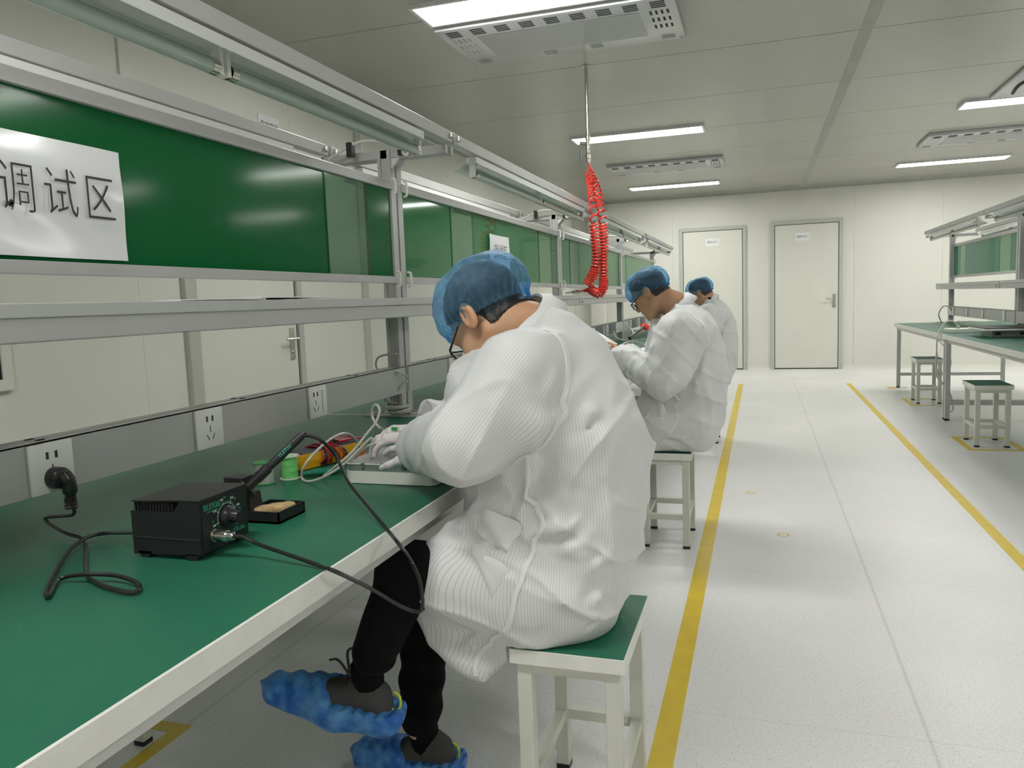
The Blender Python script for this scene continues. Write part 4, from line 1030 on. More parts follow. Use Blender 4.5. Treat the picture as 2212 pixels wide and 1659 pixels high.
    cc = aty(1093, 704, ym); col_ = collar(cc, aty(1180, 657, ym)-cc, (-.014, .072, .036), .010, t, M['coat'])
    stripe_attr(col_, lambda V: {'sleeve_mask': np.zeros(len(V)), 'body_stripe': V[:, 2]*1.2+V[:, 0]*.6, 'sleeve_stripe': V[:, 0]})
    # trousers
    def trs(P):
        d = union([cone(hipN, knN, .088, .068), cone(knN, anN+(knN-anN)*.1, .066, .050), cone((-.42, ym, .56), (-.44, ym, .62), .10, .10, 1.3, ym)], .02)(P)
        e = union([cone(hipF, knF, .088, .070), cone(knF, anF+(knF-anF)*.1, .068, .052)], .02)(P); d = np.minimum(d, e)
        d += .0035*nz(P, 55, 21, 5)+.003*np.sin(P[:, 2]*95+9*P[:, 0])*(P[:, 2] < .42)
        d = np.maximum(d, .457-P[:, 2]+np.where(P[:, 0] < -.52, -9, 0)); d = np.maximum(d, np.where(P[:, 0] > -.30, .02, -1.))
        d = np.maximum(d, np.where((P[:, 0] < -.64), P[:, 2]-.668, -1.))
        return np.maximum(d, .50-P[:, 2]+np.where(P[:, 0] < -.50, -9, 0))
    surface(trs, (-.98, 1.32, .08), (-.26, 1.92, .76), .006, 'trousers', M['trouser'], t)
    # feet
    P1 = shoe(t, heN+[0, 0, 0], toeN, (.12, 0, 1), anN, 'air', seed=31)
    MB().tube([P1(.2, 0, .09), P1(.23, 0, .14)], [.036, .037], 16).build('sock', M['trouser'], t, smooth=True)
    hF = np.array([anF[0]+.075, anF[1]+.02, .012]); tF = hF+np.array([-.245, .0, 0])
    P2 = shoe(t, hF, tF, (0, 0, 1), anF, 'floor', seed=37)
    MB().tube([P2(.27, 0, .07), anF+(knF-anF)*.10], [.036, .040], 16).build('sock', M['trouser'], t, smooth=True)
    for PP in (P1, P2):
        MB().tube(spline([PP(-.01, -.008, .085), PP(-.06, -.008, .075), PP(-.075, -.004, .055), PP(-.04, 0, .045), PP(.0, .0, .05)], 6), .0032, 6).build('heel_loop', M['lime'], t, smooth=True)
        lc = MB()
        for k in range(4): lc.tube([PP(.36+k*.07, -.022, .088-k*.010), PP(.39+k*.07, 0, .100-k*.011), PP(.36+k*.07, .022, .088-k*.010)], .0028, 6)
        lc.tube(spline([PP(.36, 0, .10), PP(.42, -.015, .15), PP(.30, -.02, .155), PP(.34, -.004, .105)], 6), .0032, 6).tube(spline([PP(.36, 0, .10), PP(.47, .0, .13), PP(.56, -.01, .12)], 6), .003, 6)
        lc.build('laces', M['shoe'], t, smooth=True)
    text('sock_lettering', 'POK', .022, M['whiteink'], nrm(heN-toeN), (-.1, 0, 1), P1(.34, -.041, .115)+np.array([0, -.0, 0]), t, ext=.0004)
    # gloved hands
    hn = hand_sdf(wrN+wd*.012, np.array([-.885, 1.72, .858])-wrN, (-.1, -.15, 1), 1, curl=(9, 12, 8), r=.0092)
    surface(lambda P: smin(hn(P), cone(wrN-wd*.03, wrN+wd*.02, .028, .024)(P), .01)+.0008*nz(P, 220, 5, 4), wrN-.16, wrN+.13, .0027, 'glove', M['glove'], t)
    wF2 = aty(905, 935, 1.72)
    hf = hand_sdf(wF2, (-.90, -.12, -.05), (0, -.25, 1), -1, curl=(20, 28, 20), r=.0092)
    surface(lambda P: smin(hf(P), cone(wF2+[.08, .03, .01], wF2, .03, .024)(P), .01)+.0008*nz(P, 220, 6, 4), wF2-.16, wF2+.16, .0027, 'glove', M['glove'], t)
    return t, F, wrN, wF2
W1, F1, WN1, WF1 = worker_one()

# ------------------------------------------------------------------ second and third workers
def worker(ym, dx, lab, seed, HP, full=True, pitch=38, skin='skin2', capw=.92, yaw=10):
    t = empty('person', (-.42+dx, ym, 0), lab, 'person')
    k = lambda u, v, y=None: aty(u, v, 3.73 if y is None else y)+np.array([dx, ym-3.73, 0])
    px = lambda L, y=3.73: [(lambda p: (p[0]+dx, p[2]))(aty(u, v, y)) for u, v in L]
    F = Frame(k(*HP), pitch, yaw, 0, .90); HS = head_sdf(F)
    shN, elN, wrN = k(1462, 722, 3.55), k(1432, 820, 3.48), k(1338, 772, 3.66)
    shF, elF, wrF = k(1450, 715, 3.92), k(1400, 800, 3.98), k(1352, 762, 3.86)
    nb = k(1462, 660, 3.73); hip = [k(1500, 930, 3.65), k(1500, 930, 3.83)]
    kn = [np.array([-.72+dx, ym-.09, .50]), np.array([-.72+dx, ym+.10, .50])]; an = [np.array([-.66+dx, ym-.09, .12]), np.array([-.68+dx, ym+.12, .12])]
    parts = [cone((-.35+dx, ym, .60), (-.33+dx, ym, .90), .10, .11, 1.4, ym), cone((-.33+dx, ym, .90), nb, .10, .055), cone(nb, F.W((-.03, 0, -.05)), .057, .056), cone(shN, elN, .042, .036), cone(elN, wrN, .036, .026), cone(shF, elF, .042, .036), cone(elF, wrF, .036, .026)]
    for h_, a, b in zip(hip, kn, an): parts += [cone(h_, a, .065, .045), cone(a, b, .042, .03)]
    BP = union(parts, .035)
    hand = hand_sdf(wrN+nrm(wrN-elN)*.01, (-.95, .22, .22), (.15, -.85, .35), -1, curl=(18, 25, 15), r=.009, thumb_dir=(-.9, .2, .35)) if full else None
    def bd(P):
        d = smin(BP(P), HS(P), .025)
        return smin(d, hand(P), .008) if full else d
    surface(bd, (-1.02+dx, ym-.34, .08), (-.12+dx, ym+.34, 1.38), .0048 if full else .007, 'body', M[skin], t)
    def hair(P):
        q = F.L(P); d = smin(BP(P), HS(P), .025)-.0045
        lim = np.where(q[:, 0] < -.012, np.clip(.03+(q[:, 0]+.012)*5.0, -.046, .05), .03+np.clip(q[:, 0]-.02, 0, 1)*.8)
        return np.maximum(np.maximum(d, lim-q[:, 2]), np.where(np.abs(q[:, 1]) > .082, .02, -1.))
    surface(hair, F.o-.16, F.o+.16, .006, 'hair', M['hair'], t)
    cap_mesh(F, t, seed, capw, sag=(-.004, 0, 0), edge=((.102, .050), (-.106, -.004)))
    TP = px([(1440, 690), (1462, 652), (1500, 655), (1530, 675), (1551, 704), (1563, 745), (1570, 800), (1570, 860), (1562, 905), (1548, 945), (1530, 968), (1400, 970), (1376, 930), (1366, 880), (1385, 850), (1395, 800), (1398, 750), (1402, 715), (1412, 690)])
    zs, ws = [.40, .52, .65, .80, .95, 1.03, 1.10, 1.16], [.185, .19, .165, .155, .175, .20, .165, .12]
    torso = lens(TP, ym, lambda z: np.interp(z, zs, ws).astype(f32), .14)
    lap = union([cone(hip[0], kn[0], .10, .085), cone(hip[1], kn[1], .10, .085)], .05)
    slN = union([cone(shN, elN, .098, .078), cone(elN, wrN, .078, .062), cone(shN+[.06, .02, -.02], elN+[.05, 0, .02], .08, .06)], .03); slF = union([cone(shF, elF, .09, .075), cone(elF, wrF, .07, .055)], .03)
    wd, wf_ = nrm(wrN-elN), nrm(wrF-elF)
    Fo = [(1500, 700, 1450, 790, 3.52, .018, .010), (1480, 690, 1420, 760, 3.52, .016, -.009), (1440, 700, 1415, 760, 3.5, .014, .009), (1400, 800, 1370, 815, 3.5, .016, -.012), (1370, 775, 1350, 830, 3.52, .014, .010), (1385, 830, 1350, 800, 3.52, .013, -.010),
          (1520, 740, 1480, 850, 3.55, .022, -.010), (1540, 720, 1500, 800, 3.6, .018, .009), (1540, 850, 1460, 900, 3.52, .020, .010), (1530, 900, 1440, 930, 3.52, .018, -.010), (1400, 880, 1450, 870, 3.52, .014, .009), (1380, 900, 1430, 920, 3.52, .016, -.010), (1500, 940, 1420, 950, 3.52, .016, .008), (1470, 760, 1440, 830, 3.48, .014, -.009), (1500, 780, 1530, 900, 3.55, .018, -.007)]
    Fo = [(k(a, b, y), k(c, d, y), w_, am) for a, b, c, d, y, w_, am in Fo]
    def coat(P):
        d = smin(torso(P), lap(P), .04); a1 = np.maximum(slN(P), (P-wrN.astype(f32))@wd.astype(f32)-.005); d = smin(d, a1, .009)
        a2 = np.maximum(slF(P), (P-wrF.astype(f32))@wf_.astype(f32)); d = smin(d, a2, .02)
        fd = np.zeros(len(P), f32)
        for a, b, w_, am in Fo: fd += fold(P, a, b, w_, am*2.6)
        d -= .015*np.tanh(fd/.015)
        al = (P-elN.astype(f32))@wd.astype(f32); de = np.linalg.norm(P-elN.astype(f32), axis=1)
        d -= .010*(1-np.abs(np.sin(al*30+2.6*nz(P, 15, seed+11))))**3*np.exp(-(de/.15)**2)
        d -= .006*(1-np.abs(np.sin(P[:, 2]*19+P[:, 0]*17+2.4*nz(P, 9, seed+13))))**4
        d += .003*nz(P, 40, seed+3, 6, (1, 1, .5))+.0012*nz(P, 90, seed+7, 5)-.012*ridge(P, 12, seed)-.006*ridge(P, 28, seed+1)
        ng = np.minimum(cone(nb, F.W((-.03, 0, -.04)), .056, .068)(P), cone(F.W((0, 0, -.03)), F.W((.07, 0, -.06)), .078, .058)(P)); d = np.maximum(d, -ng)
        d = np.maximum(d, np.where(P[:, 0] > -.56+dx, .4585-P[:, 2], .42-P[:, 2]))
        d = np.maximum(d, np.where((P[:, 2] < .765) & (P[:, 2] > .66), -.664-P[:, 0], -1.))
        return np.maximum(d, np.where((P[:, 2] <= .66) & (P[:, 0] < -.70), P[:, 2]-.60, -1.))
    c = surface(coat, (-.98+dx, ym-.36, .36), (-.06+dx, ym+.36, 1.24), .0065 if full else .009, 'coat', M['coat2'], t)
    def att(P):
        th = np.arctan2(ym-P[:, 1], P[:, 0]+.36-dx)
        return {'sleeve_mask': (slN(P)+.004 < torso(P)).astype(f32), 'body_stripe': th*.215+10, 'sleeve_stripe': seg_angle(P, [(shN, elN), (elN, wrN)], np.array([.3, -.9, .2]), .085)+10}
    stripe_attr(c, att); bv = bvh_of(c)
    cc = k(1450, 668); col_ = collar(cc, k(1484, 640)-cc, (-.010, .072, .022), .012, t, M['coat2'], seed=seed)
    stripe_attr(col_, lambda V: {'sleeve_mask': np.zeros(len(V)), 'body_stripe': V[:, 2]*1.2, 'sleeve_stripe': V[:, 0]})
    if full:
        glasses(F, t)
        mk = lambda L, y: [k(u, v, y) for u, v in L]
        strip(mk([(1484, 655), (1496, 682), (1505, 705), (1512, 740), (1508, 760), (1490, 772)], 3.55), .012, bv, 'armhole_seam', M['seam'], t)
        strip(mk([(1468, 842), (1462, 875), (1462, 905), (1452, 930), (1424, 966)], 3.53), .011, bv, 'side_seam', M['seam'], t)
        patch([k(1425, 731, 3.46), k(1453, 737, 3.46), k(1424, 810, 3.44), k(1396, 790, 3.44)], bv, 'sleeve_pocket', M['seam'], t, n=8)
        patch([k(1392, 867, 3.5), k(1441, 868, 3.5), k(1440, 898, 3.5), k(1398, 880, 3.5)], bv, 'pocket_flap', M['seam'], t, n=8)
        ha = hand_sdf(wrF, (-.7, -.35, .25), (.1, .1, 1), 1, curl=(35, 50, 35), r=.0095)
        surface(lambda P: smin(ha(P), cone(wrF-wf_*.05, wrF, .035, .030)(P), .01), wrF-.17, wrF+.14, .0045, 'glove', M['glove'], t)
    else:
        MB().tube(spline([k(1468, 655, 3.66), k(1484, 648, 3.73), k(1480, 642, 3.8)], 5), .012, 8).build('shirt_collar', M['trouser'], t, smooth=True)
    def trs(P):
        d = np.full(len(P), 9, f32)
        for h_, a, b in zip(hip, kn, an): d = np.minimum(d, union([cone(h_, a, .08, .068), cone(a, b, .066, .055)], .02)(P))
        return np.maximum(d, .465-P[:, 2]+np.where(P[:, 0] < -.56+dx, -9, 0))
    surface(trs, (-.86+dx, ym-.24, .1), (-.25+dx, ym+.28, .68), .009, 'trousers', M['trouser'], t)
    for a in an:
        h_ = np.array([a[0]+.06, a[1], .012]); shoe(t, h_, h_+np.array([-.24, 0, 0]), (0, 0, 1), a, 'floor', seed=seed+9)
    return t, F, wrN, wrF
W2 = worker(3.73, 0., 'person in a striped white coat holding up a white tray with a bare hand', 51, (1406, 634, 3.73))
W3 = worker(6.40, -.03, 'person mostly hidden behind the second worker, blue cap and dark shirt collar', 71, (1440, 634, 3.73), full=False, pitch=30, capw=.95)
# ------------------------------------------------------------------ things on the benches
TZ = .7505
def station(ox, oy, lab, main=True, rz=0):
    """soldering station, knob side towards +x; ox,oy = near rear bottom corner"""
    t = empty('soldering_station', (ox+.07, oy+.065, TZ), lab, 'soldering station')
    x0, x1, y0, y1, z = ox, ox+.145, oy, oy+.132, TZ
    prof = [(x0, z+.005), (x1, z+.010), (x1+.003, z+.104), (x1-.038, z+.104), (x1-.052, z+.084), (x0, z+.084)]
    MB().prism(prof, 'y', y0, y1).build('housing', M['black'], t)
    MB().box(x0+.006, x1-.055, y0+.004, y1-.004, z+.084, z+.100, .002).build('vent_cover', M['black'], t)
    rb = MB()
    for k in range(12): rb.box(x0+.008+k*.0066, x0+.0115+k*.0066, y0+.001, y0+.006, z+.085, z+.101)
    rb.build('vent_ribs', M['black'], t)
    MB().prism([(x0+.004, z+.1005), (x1-.04, z+.104), (x1+.004, z+.1045), (x1+.004, z+.1075), (x1-.04, z+.107), (x0+.004, z+.1025)], 'y', y0-.0005, y1+.0005).build('lid', M['black'], t)
    MB().box(x0-.001, x1+.001, y0-.0012, y0, z+.036, z+.038).build('case_joint', M['slot'], t)
    for x in (x0+.01, x1-.034):
        for y in (y0, y1-.02): MB().prism([(x, z+.011), (x+.03, z+.011), (x+.022, z), (x+.006, z)], 'y', y, y+.02).build('foot', M['blackr'], t)
    fp = MB().box(x1+.0005, x1+.0035, y0+.006, y1-.006, z+.022, z+.098).build('front_panel', M['black'], t)
    fx = x1+.0036; ky, kz = y0+.070, z+.062
    text('lettering', 'ELE936', .0145, M['greenink'], (0, 1, 0), (0, 0, 1), (fx, y0+.033, z+.090), fp, ext=.0003)
    text('lettering', 'soldering station', .0042, M['greenink'], (0, 1, 0), (0, 0, 1), (fx, y0+.034, z+.0815), fp, ext=.0003)
    text('lettering', 'ELECALL', .0095, M['greenink'], (0, 1, 0), (0, 0, 1), (fx, y1-.030, z+.030), fp, ext=.0003)
    sc = MB(); gr = MB()
    for ring, r0, r1, a0, a1 in ((sc, .0235, .0243, -35, 190), (gr, .0258, .0268, -50, 215)):
        n = 40
        for k in range(n):
            b = [math.radians(a0+(a1-a0)*(k+i)/n) for i in (0, 1)]
            ring.add([(fx+.0002, ky+r*math.cos(q), kz+r*math.sin(q)) for q in b for r in (r0, r1)], [(0, 1, 3, 2)])
    for k, (a, s_) in enumerate(((195, '200'), (150, '250'), (108, '300'), (62, '350'), (22, '400'), (-38, '480'))):
        q = math.radians(a); c, s = math.cos(q), math.sin(q)
        (sc if k % 2 == 0 or True else gr).tube([(fx+.0002, ky+c*.0235, kz+s*.0235), (fx+.0002, ky+c*.029, kz+s*.029)], .0005, 4)
        text('dial_number', s_, .0058, M['whiteink'], (0, 1, 0), (0, 0, 1), (fx, ky+c*.0355, kz+s*.0335), fp, ext=.0003)
        q = math.radians(a-14); text('dial_number', str(int(s_)*2-8), .0048, M['greenink'], (0, 1, 0), (0, 0, 1), (fx, ky+math.cos(q)*.037, kz+math.sin(q)*.035), fp, ext=.0003)
    sc.build('dial_scale', M['whiteink'], fp)['kind'] = 'stuff'; gr.build('dial_ring', M['greenink'], fp)['kind'] = 'stuff'
    MB().lathe([(.0195, 0), (.0195, .004), (.017, .007), (.012, .010), (.0115, .026), (.0105, .028)], (fx, ky, kz), 28, (1, 0, 0)).build('knob', M['blackr'], t, smooth=True)
    cy, cz = y0+.026, z+.040
    MB().lathe([(.0125, 0), (.0125, .008)], (fx, cy, cz), 6, (1, 0, 0)).lathe([(.0095, .008), (.0095, .026), (.0105, .027), (.0105, .034), (.008, .036), (.0075, .046), (.005, .048)], (fx, cy, cz), 18, (1, 0, 0)).build('connector', M['chrome'], t, smooth=True)
    return t, np.array([fx+.046, cy, cz])
st, conn = station(-1.072, 1.07, 'black soldering station with green print and a round knob beside the power cord')
# power cord and plug of the near station
plug_y = 1.13; Pz = .872
pl = MB().lathe([(.021, .008), (.022, .012), (.021, .030), (.015, .034)], (-1.3218, plug_y, Pz), 20, (1, 0, 0))
pl.tube(spline([(-1.292, plug_y+.002, Pz+.006), (-1.284, plug_y+.006, Pz-.010), (-1.284, plug_y+.008, Pz-.034), (-1.286, plug_y+.008, Pz-.050)], 5), [.015]*5+[.0135]*5+[.010]*6, 12)
plug = pl.build('plug', M['blackr'], st, smooth=True)
rg = MB()
for k in range(4): rg.lathe([(.0115, 0), (.0115, .003)], (-1.285, plug_y+.008, Pz-.062+k*.006), 12)
rg.build('strain_relief', M['blackr'], plug)['kind'] = 'stuff'
cp = [(-1.285, plug_y+.008, Pz-.05), (-1.285, plug_y+.010, Pz-.075)]+[tuple(atz(u, v, z)) for u, v, z in ((97, 1120, .78), (140, 1150, .765), (178, 1163, .758), (186, 1185, .756), (186, 1235, .756), (215, 1262, .756), (285, 1280, .756), (300, 1262, .757), (250, 1243, .762), (180, 1241, .764), (128, 1252, .757), (104, 1288, .756), (101, 1272, .757), (122, 1232, .757), (150, 1190, .762), (185, 1162, .766), (225, 1152, .762), (262, 1151, .775))]+[(-1.074, 1.085, .79)]
MB().tube(spline(cp, 6), .0036, 8).build('power_cord', M['blackr'], st, smooth=True)
# iron lead: off the connector, over the bench edge, back up to the handle
h0, h1 = aty(536, 1052, 1.315), aty(652, 941, 1.40)
ip = [conn-[.004, 0, 0], conn+[.02, .003, -.001]]+[tuple(p) for p in (atz(560, 1176, .778), atz(640, 1204, .764), atz(690, 1222, .757), atz(728, 1236, .7565), atx(800, 1271, -.668), atx(868, 1311, -.645), atx(905, 1321, -.625), atx(913, 1300, -.622), atx(905, 1250, -.640), atx(884, 1205, -.665), atz(862, 1176, .757), atz(838, 1146, .760), atz(790, 1088, .785), atz(752, 1040, .815), atz(728, 990, .855))]+[aty(700, 956, 1.41), aty(675, 943, 1.405), h1]
t = empty('soldering_iron', h0, 'black soldering iron standing in its holder behind the station', 'soldering iron')
hd = nrm(h1-h0)
MB().tube([h0-hd*.02, h0+hd*.02, h0+hd*.024, h0+hd*.055, h0+hd*.058, h0+hd*.085, h0+hd*.15, h1-hd*.004, h1+hd*.01], [.010, .010, .0115, .0115, .0085, .0095, .0085, .0052, .004], 16).build('handle', M['blackr'], t, smooth=True)
hx = hd; hy = nrm(np.cross(hx, [-.3, .9, 0]));
text('lettering', 'ELE936', .011, M['greenink'], hx, nrm(np.cross([ .25, -.97, 0], hx)), h0+hd*.105+np.array([.003, -.0095, .002]), t, ext=.0003)
MB().tube(spline(ip, 8), .0036, 8).build('lead', M['blackr'], t, smooth=True)
# holder with sponge tray
hb = h0-hd*.015
t = empty('iron_stand', (-.99, 1.34, TZ), 'black soldering iron stand with a tray holding a tan sponge', 'iron stand')
MB().lathe([(.013, -.022), (.016, -.02), (.021, .012), (.023, .014), (.019, .016), (.012, .015)], hb, 20, hd).build('funnel', M['black'], t, smooth=True)
MB().prism([(hb[0]-.020, TZ), (hb[0]+.022, TZ), (hb[0]+.014, hb[2]-.004), (hb[0]-.012, hb[2]-.004)], 'y', 1.305, 1.345).build('upright', M['black'], t)
MB().box(hb[0]-.040, hb[0]+.004, 1.30, 1.34, .826, .842, .002).build('tip_cleaner_bracket', M['black'], t)
tx0, tx1, ty0, ty1 = -1.012, -.926, 1.298, 1.392
MB().box(tx0, tx1, ty0, ty1, TZ, TZ+.004).box(tx0, tx0+.003, ty0, ty1, TZ, TZ+.024).box(tx1-.003, tx1, ty0, ty1, TZ, TZ+.024).box(tx0, tx1, ty0, ty0+.003, TZ, TZ+.024).box(tx0, tx1, ty1-.003, ty1, TZ, TZ+.024).build('tray', M['black'], t)
sp_ = union([cone((-.985, 1.330, TZ+.014), (-.955, 1.365, TZ+.014), .022, .022)], .01)
tag(surface(lambda P: np.maximum(sp_(P), np.abs(P[:, 2]-TZ-.015)-.010)+.0018*nz(P, 260, 3, 6), (-1.02, 1.29, TZ-.004), (-.92, 1.40, TZ+.04), .0025, 'sponge', M['sponge'], None), 'small tan dried sponge lying in the black tray', 'sponge')
# wire spools
def spool(c, r, h, fl, core, wire, lab, turns, wr):
    t = empty('wire_spool', c, lab, 'spool', 'wire spools beside the multimeter'); x, y, z = c
    MB().lathe([(r, 0), (r, .002), (r*.35, .003), (r*.35, .0032)], c, 28).build('flange', fl, t, smooth=True)
    MB().lathe([(r*.30, h-.0032), (r, h-.003), (r, h), (r*.55, h+.0002), (r*.5, h-.004), (r*.2, h-.004)], c, 28).build('flange', fl, t, smooth=True)
    if turns:
        pts = []; N = turns*14
        for i in range(N+1):
            a = 2*math.pi*i/14; q = i/N; rr = r*.80-wr+.0007*math.sin(i*.37); pts.append((x+rr*math.cos(a), y+rr*math.sin(a), z+.004+wr+(h-.009-2*wr)*q+.0006*math.sin(i*.9)))
        MB().lathe([(r*.74, .003), (r*.74, h-.003)], c, 24).build('core', wire, t, smooth=True)
        MB().tube(pts, wr, 6).build('winding', wire, t, smooth=True)
    else:
        MB().lathe([(r*.84, .003), (r*.86, h*.3), (r*.84, h*.6), (r*.85, h-.003)], c, 28).build('winding', wire, t, smooth=True)
c1 = atz(572, 1044, TZ); c2 = atz(627, 1033, TZ)
spool(tuple(c1), .027, .055, M['spoolg'], None, M['solder'], 'spool of silver solder wire with green flanges, next to the iron', 0, 0)
spool(tuple(c2), .026, .060, M['spoolw'], None, M['greenwire'], 'spool of light green wire with pale flanges', 13, .0021)
# multimeter with its leads wound round it
a, b = atz(655, 1018, TZ), atz(785, 985, TZ); ax = nrm([*(b-a)[:2], 0]); pv = np.array([-ax[1], ax[0], 0]); cen = (a+b)/2+pv*.042
cen[2] = TZ
t = empty('multimeter', cen, 'yellow and dark grey multimeter wound with red and black leads', 'multimeter'); L = np.linalg.norm(b-a)*.56
def obx(mb, c, hx_, hy_, z0, z1, tp=1.0):
    vs = []
    for z, k in ((z0, 1), (z1, tp)):
        for i, j in ((-1, -1), (1, -1), (1, 1), (-1, 1)):
            p = np.array(c)+ax*i*hx_*k+pv*j*hy_*k; vs.append((p[0], p[1], z))
    return mb.add(vs, [(3, 2, 1, 0), (4, 5, 6, 7), (0, 1, 5, 4), (1, 2, 6, 5), (2, 3, 7, 6), (3, 0, 4, 7)])
obx(obx(MB(), cen, L*.93, .040, TZ+.002, TZ+.020, 1.03), cen, L*.96, .042, TZ+.020, TZ+.042, .96).build('holster', M['yellowdev'], t)
obx(obx(MB(), cen, L*.86, .034, TZ+.042, TZ+.0455, .97), cen+ax*L*.5, L*.28, .026, TZ+.045, TZ+.048, .95).build('face', M['darkdev'], t)
MB().lathe([(.015, 0), (.013, .008), (.004, .009)], cen-ax*L*.15+np.array([0, 0, .045]), 20).build('selector', M['ink'], t, smooth=True)
for s in range(2):
    for k in range(5):
        q = -.35+k*.13+s*.05; c_ = cen+ax*L*q; pts = []
        for i in range(29):
            an = 2*math.pi*i/28; pts.append(c_+pv*math.cos(an)*(.049+.003*((k+s) % 3))+np.array([0, 0, .024+math.sin(an)*(.028+.002*(k % 2))])+ax*(.010*math.sin(an+k)))
        for p in pts: p[2] = max(p[2], TZ+.0032)
        MB().tube(pts, .0026, 7, caps=False).build('test_lead', M['red'] if (k+s) % 2 == 0 else M['blackr'], t, smooth=True)
for m_, o_ in ((M['red'], .012), (M['blackr'], -.012), (M['red'], -.03)):
    p0 = cen+ax*L*.25+pv*o_+np.array([0, 0, .056]); MB().tube([p0, p0+ax*.035, p0+ax*.04, p0+ax*.09+[0, 0, -.004]], [.005, .0055, .0035, .0028], 10).build('test_probe', m_, t, smooth=True)
MB().tube([p_ for p_ in spline([cen+ax*L*.5+np.array([0, 0, .056]), cen+ax*L*.85+np.array([0, 0, .058]), cen+ax*L*1.05+np.array([0, 0, .03]), cen+ax*L*.9-pv*.05+np.array([0, 0, .008]), cen+ax*L*.3-pv*.06+np.array([0, 0, .004])], 8)], .0026, 7).build('test_lead', M['red'], t, smooth=True)
# teal cutters
a, b = atz(655, 1030, TZ), atz(742, 1022, TZ)
t = empty('hand_tool', (a+b)/2, 'teal plastic-handled hand tool lying between the spools and the white box', 'hand tool')
for o_ in (-.007, .008):
    q = np.array([.1, 1, 0])*o_; MB().tube(spline([a+q+[0, 0, .008], a*.7+b*.3+q*1.8+[0, 0, .010], a*.35+b*.65+q*1.2+[0, 0, .009], b+q*.4+[0, 0, .008]], 6), [.0055]*4+[.0072]*12+[.005]*3, 10).build('handle', M['teal'], t, smooth=True)
MB().tube([a+[0, 0, .008], a-nrm(b-a)*.03+[0, 0, .007]], [.006, .002], 8).build('jaws', M['blackr'], t, smooth=True)
# white device box under the hands
X0, X1, Y0, Y1 = -.978, -.735, 1.648, 1.870
t = empty('device_box', ((X0+X1)/2, (Y0+Y1)/2, TZ), 'white and grey electronic box under the gloved hands of the nearest worker', 'electronic device')
def rbox(x0, x1, y0, y1, z0, z1, r, m_, nm, par):
    pts = []
    for cx, cy, a0 in ((x1-r, y1-r, 0), (x0+r, y1-r, 90), (x0+r, y0+r, 180), (x1-r, y0+r, 270)):
        for k in range(6): q = math.radians(a0+18*k); pts.append((cx+r*math.cos(q), cy+r*math.sin(q)))
    return MB().prism(pts, 'z', z0, z1).build(nm, m_, par, smooth=True)
rbox(X0, X1, Y0, Y1, TZ+.001, TZ+.031, .018, M['whitedev'], 'base', t)
rbox(X0+.0015, X1-.0015, Y0+.0015, Y1-.0015, TZ+.031, TZ+.0475, .018, M['greydev2'], 'side_band', t)
rbox(X0, X1, Y0, Y1, TZ+.0475, TZ+.0495, .018, M['whitedev'], 'rim', t)
rbox(X0+.004, X1-.004, Y0+.004, Y1-.004, TZ+.0495, TZ+.0505, .016, M['greydev'], 'top_plate', t)
rbox(X0+.10, X1-.02, Y0+.09, Y1-.02, TZ+.0505, TZ+.0530, .010, M['greydev'], 'raised_panel', t)
for x in (-.925, -.872, -.815): MB().box(x-.005, x+.005, Y0-.002, Y0+.008, TZ+.040, TZ+.0505).build('clip', M['chrome'], t)
for y in (1.70, 1.76, 1.82): MB().box(X0-.002, X0+.006, y-.005, y+.005, TZ+.040, TZ+.0505).build('clip', M['chrome'], t)
# connectors held in the gloves with grey leads
hc = aty(838, 947, 1.70)
t = empty('grey_lead', hc, 'grey cables with white round connectors held in the gloved hand', 'cable')
dc = nrm([.9, .1, .12])
MB().tube([hc-dc*.030, hc-dc*.006, hc-dc*.004, hc+dc*.010, hc+dc*.011, hc+dc*.024, hc+dc*.026, hc+dc*.05], [.0055, .0080, .0105, .0105, .0120, .0120, .0105, .0105], 16).build('connector', M['white'], t, smooth=True)
MB().tube([hc-dc*.045, hc-dc*.028], [.0045, .0075], 12).build('strain_relief', M['grey_cable'], t, smooth=True)
h2 = aty(843, 935, 1.70); d2 = nrm([-.5, -.6, .3])
MB().tube([h2, h2+d2*.012], [.0085, .0085], 14).tube([h2+d2*.0122, h2+d2*.0125], [.004, .004], 10).build('round_plug', M['white'], t, smooth=True)
MB().box(-.012, .012, -.002, .002, -.006, .006).build('terminal_block', M['white'], t, org=(0, 0, 0)).location = (0, 0, 0)
tb = [o for o in t.children if o.name.startswith('terminal_block')][0]; tb.data.transform(Matrix.Translation(Vector(aty(853, 926, 1.69))))
MB().box(-.008, .008, -.0035, -.002, -.004, .004).build('terminal_face', M['spoolg'], t).data.transform(Matrix.Translation(Vector(aty(853, 926, 1.69))))
def cab(L, r=.0032, nm='cable', m_='grey_cable', par=None): return MB().tube(spline(L, 8), r, 8).build(nm, M[m_], par, smooth=True)
cab([hc-dc*.04, aty(800, 947, 1.69), aty(775, 972, 1.66), aty(740, 1005, 1.63), aty(700, 1030, 1.615), atz(668, 1040, TZ+.004), atz(652, 1032, TZ+.004), aty(658, 1005, 1.66), aty(690, 968, 1.70), aty(725, 942, 1.75), aty(752, 937, 1.80), aty(772, 955, 1.86), atz(780, 975, TZ+.004)], par=t)
cab([hc-dc*.035+[0, .01, -.008], aty(812, 958, 1.69), aty(790, 966, 1.68), aty(755, 995, 1.66), atz(720, 1015, TZ+.006), atz(700, 1022, TZ+.004)], par=t)
cab([atz(842, 938, .80)+np.array([0, .02, 0]), aty(822, 925, 1.80), aty(806, 905, 1.84), aty(804, 884, 1.84), aty(812, 874, 1.83), aty(820, 886, 1.82), aty(812, 912, 1.80), aty(790, 940, 1.76), aty(762, 975, 1.70), aty(735, 1000, 1.66), atz(700, 1028, TZ+.007)], .0036, par=t)
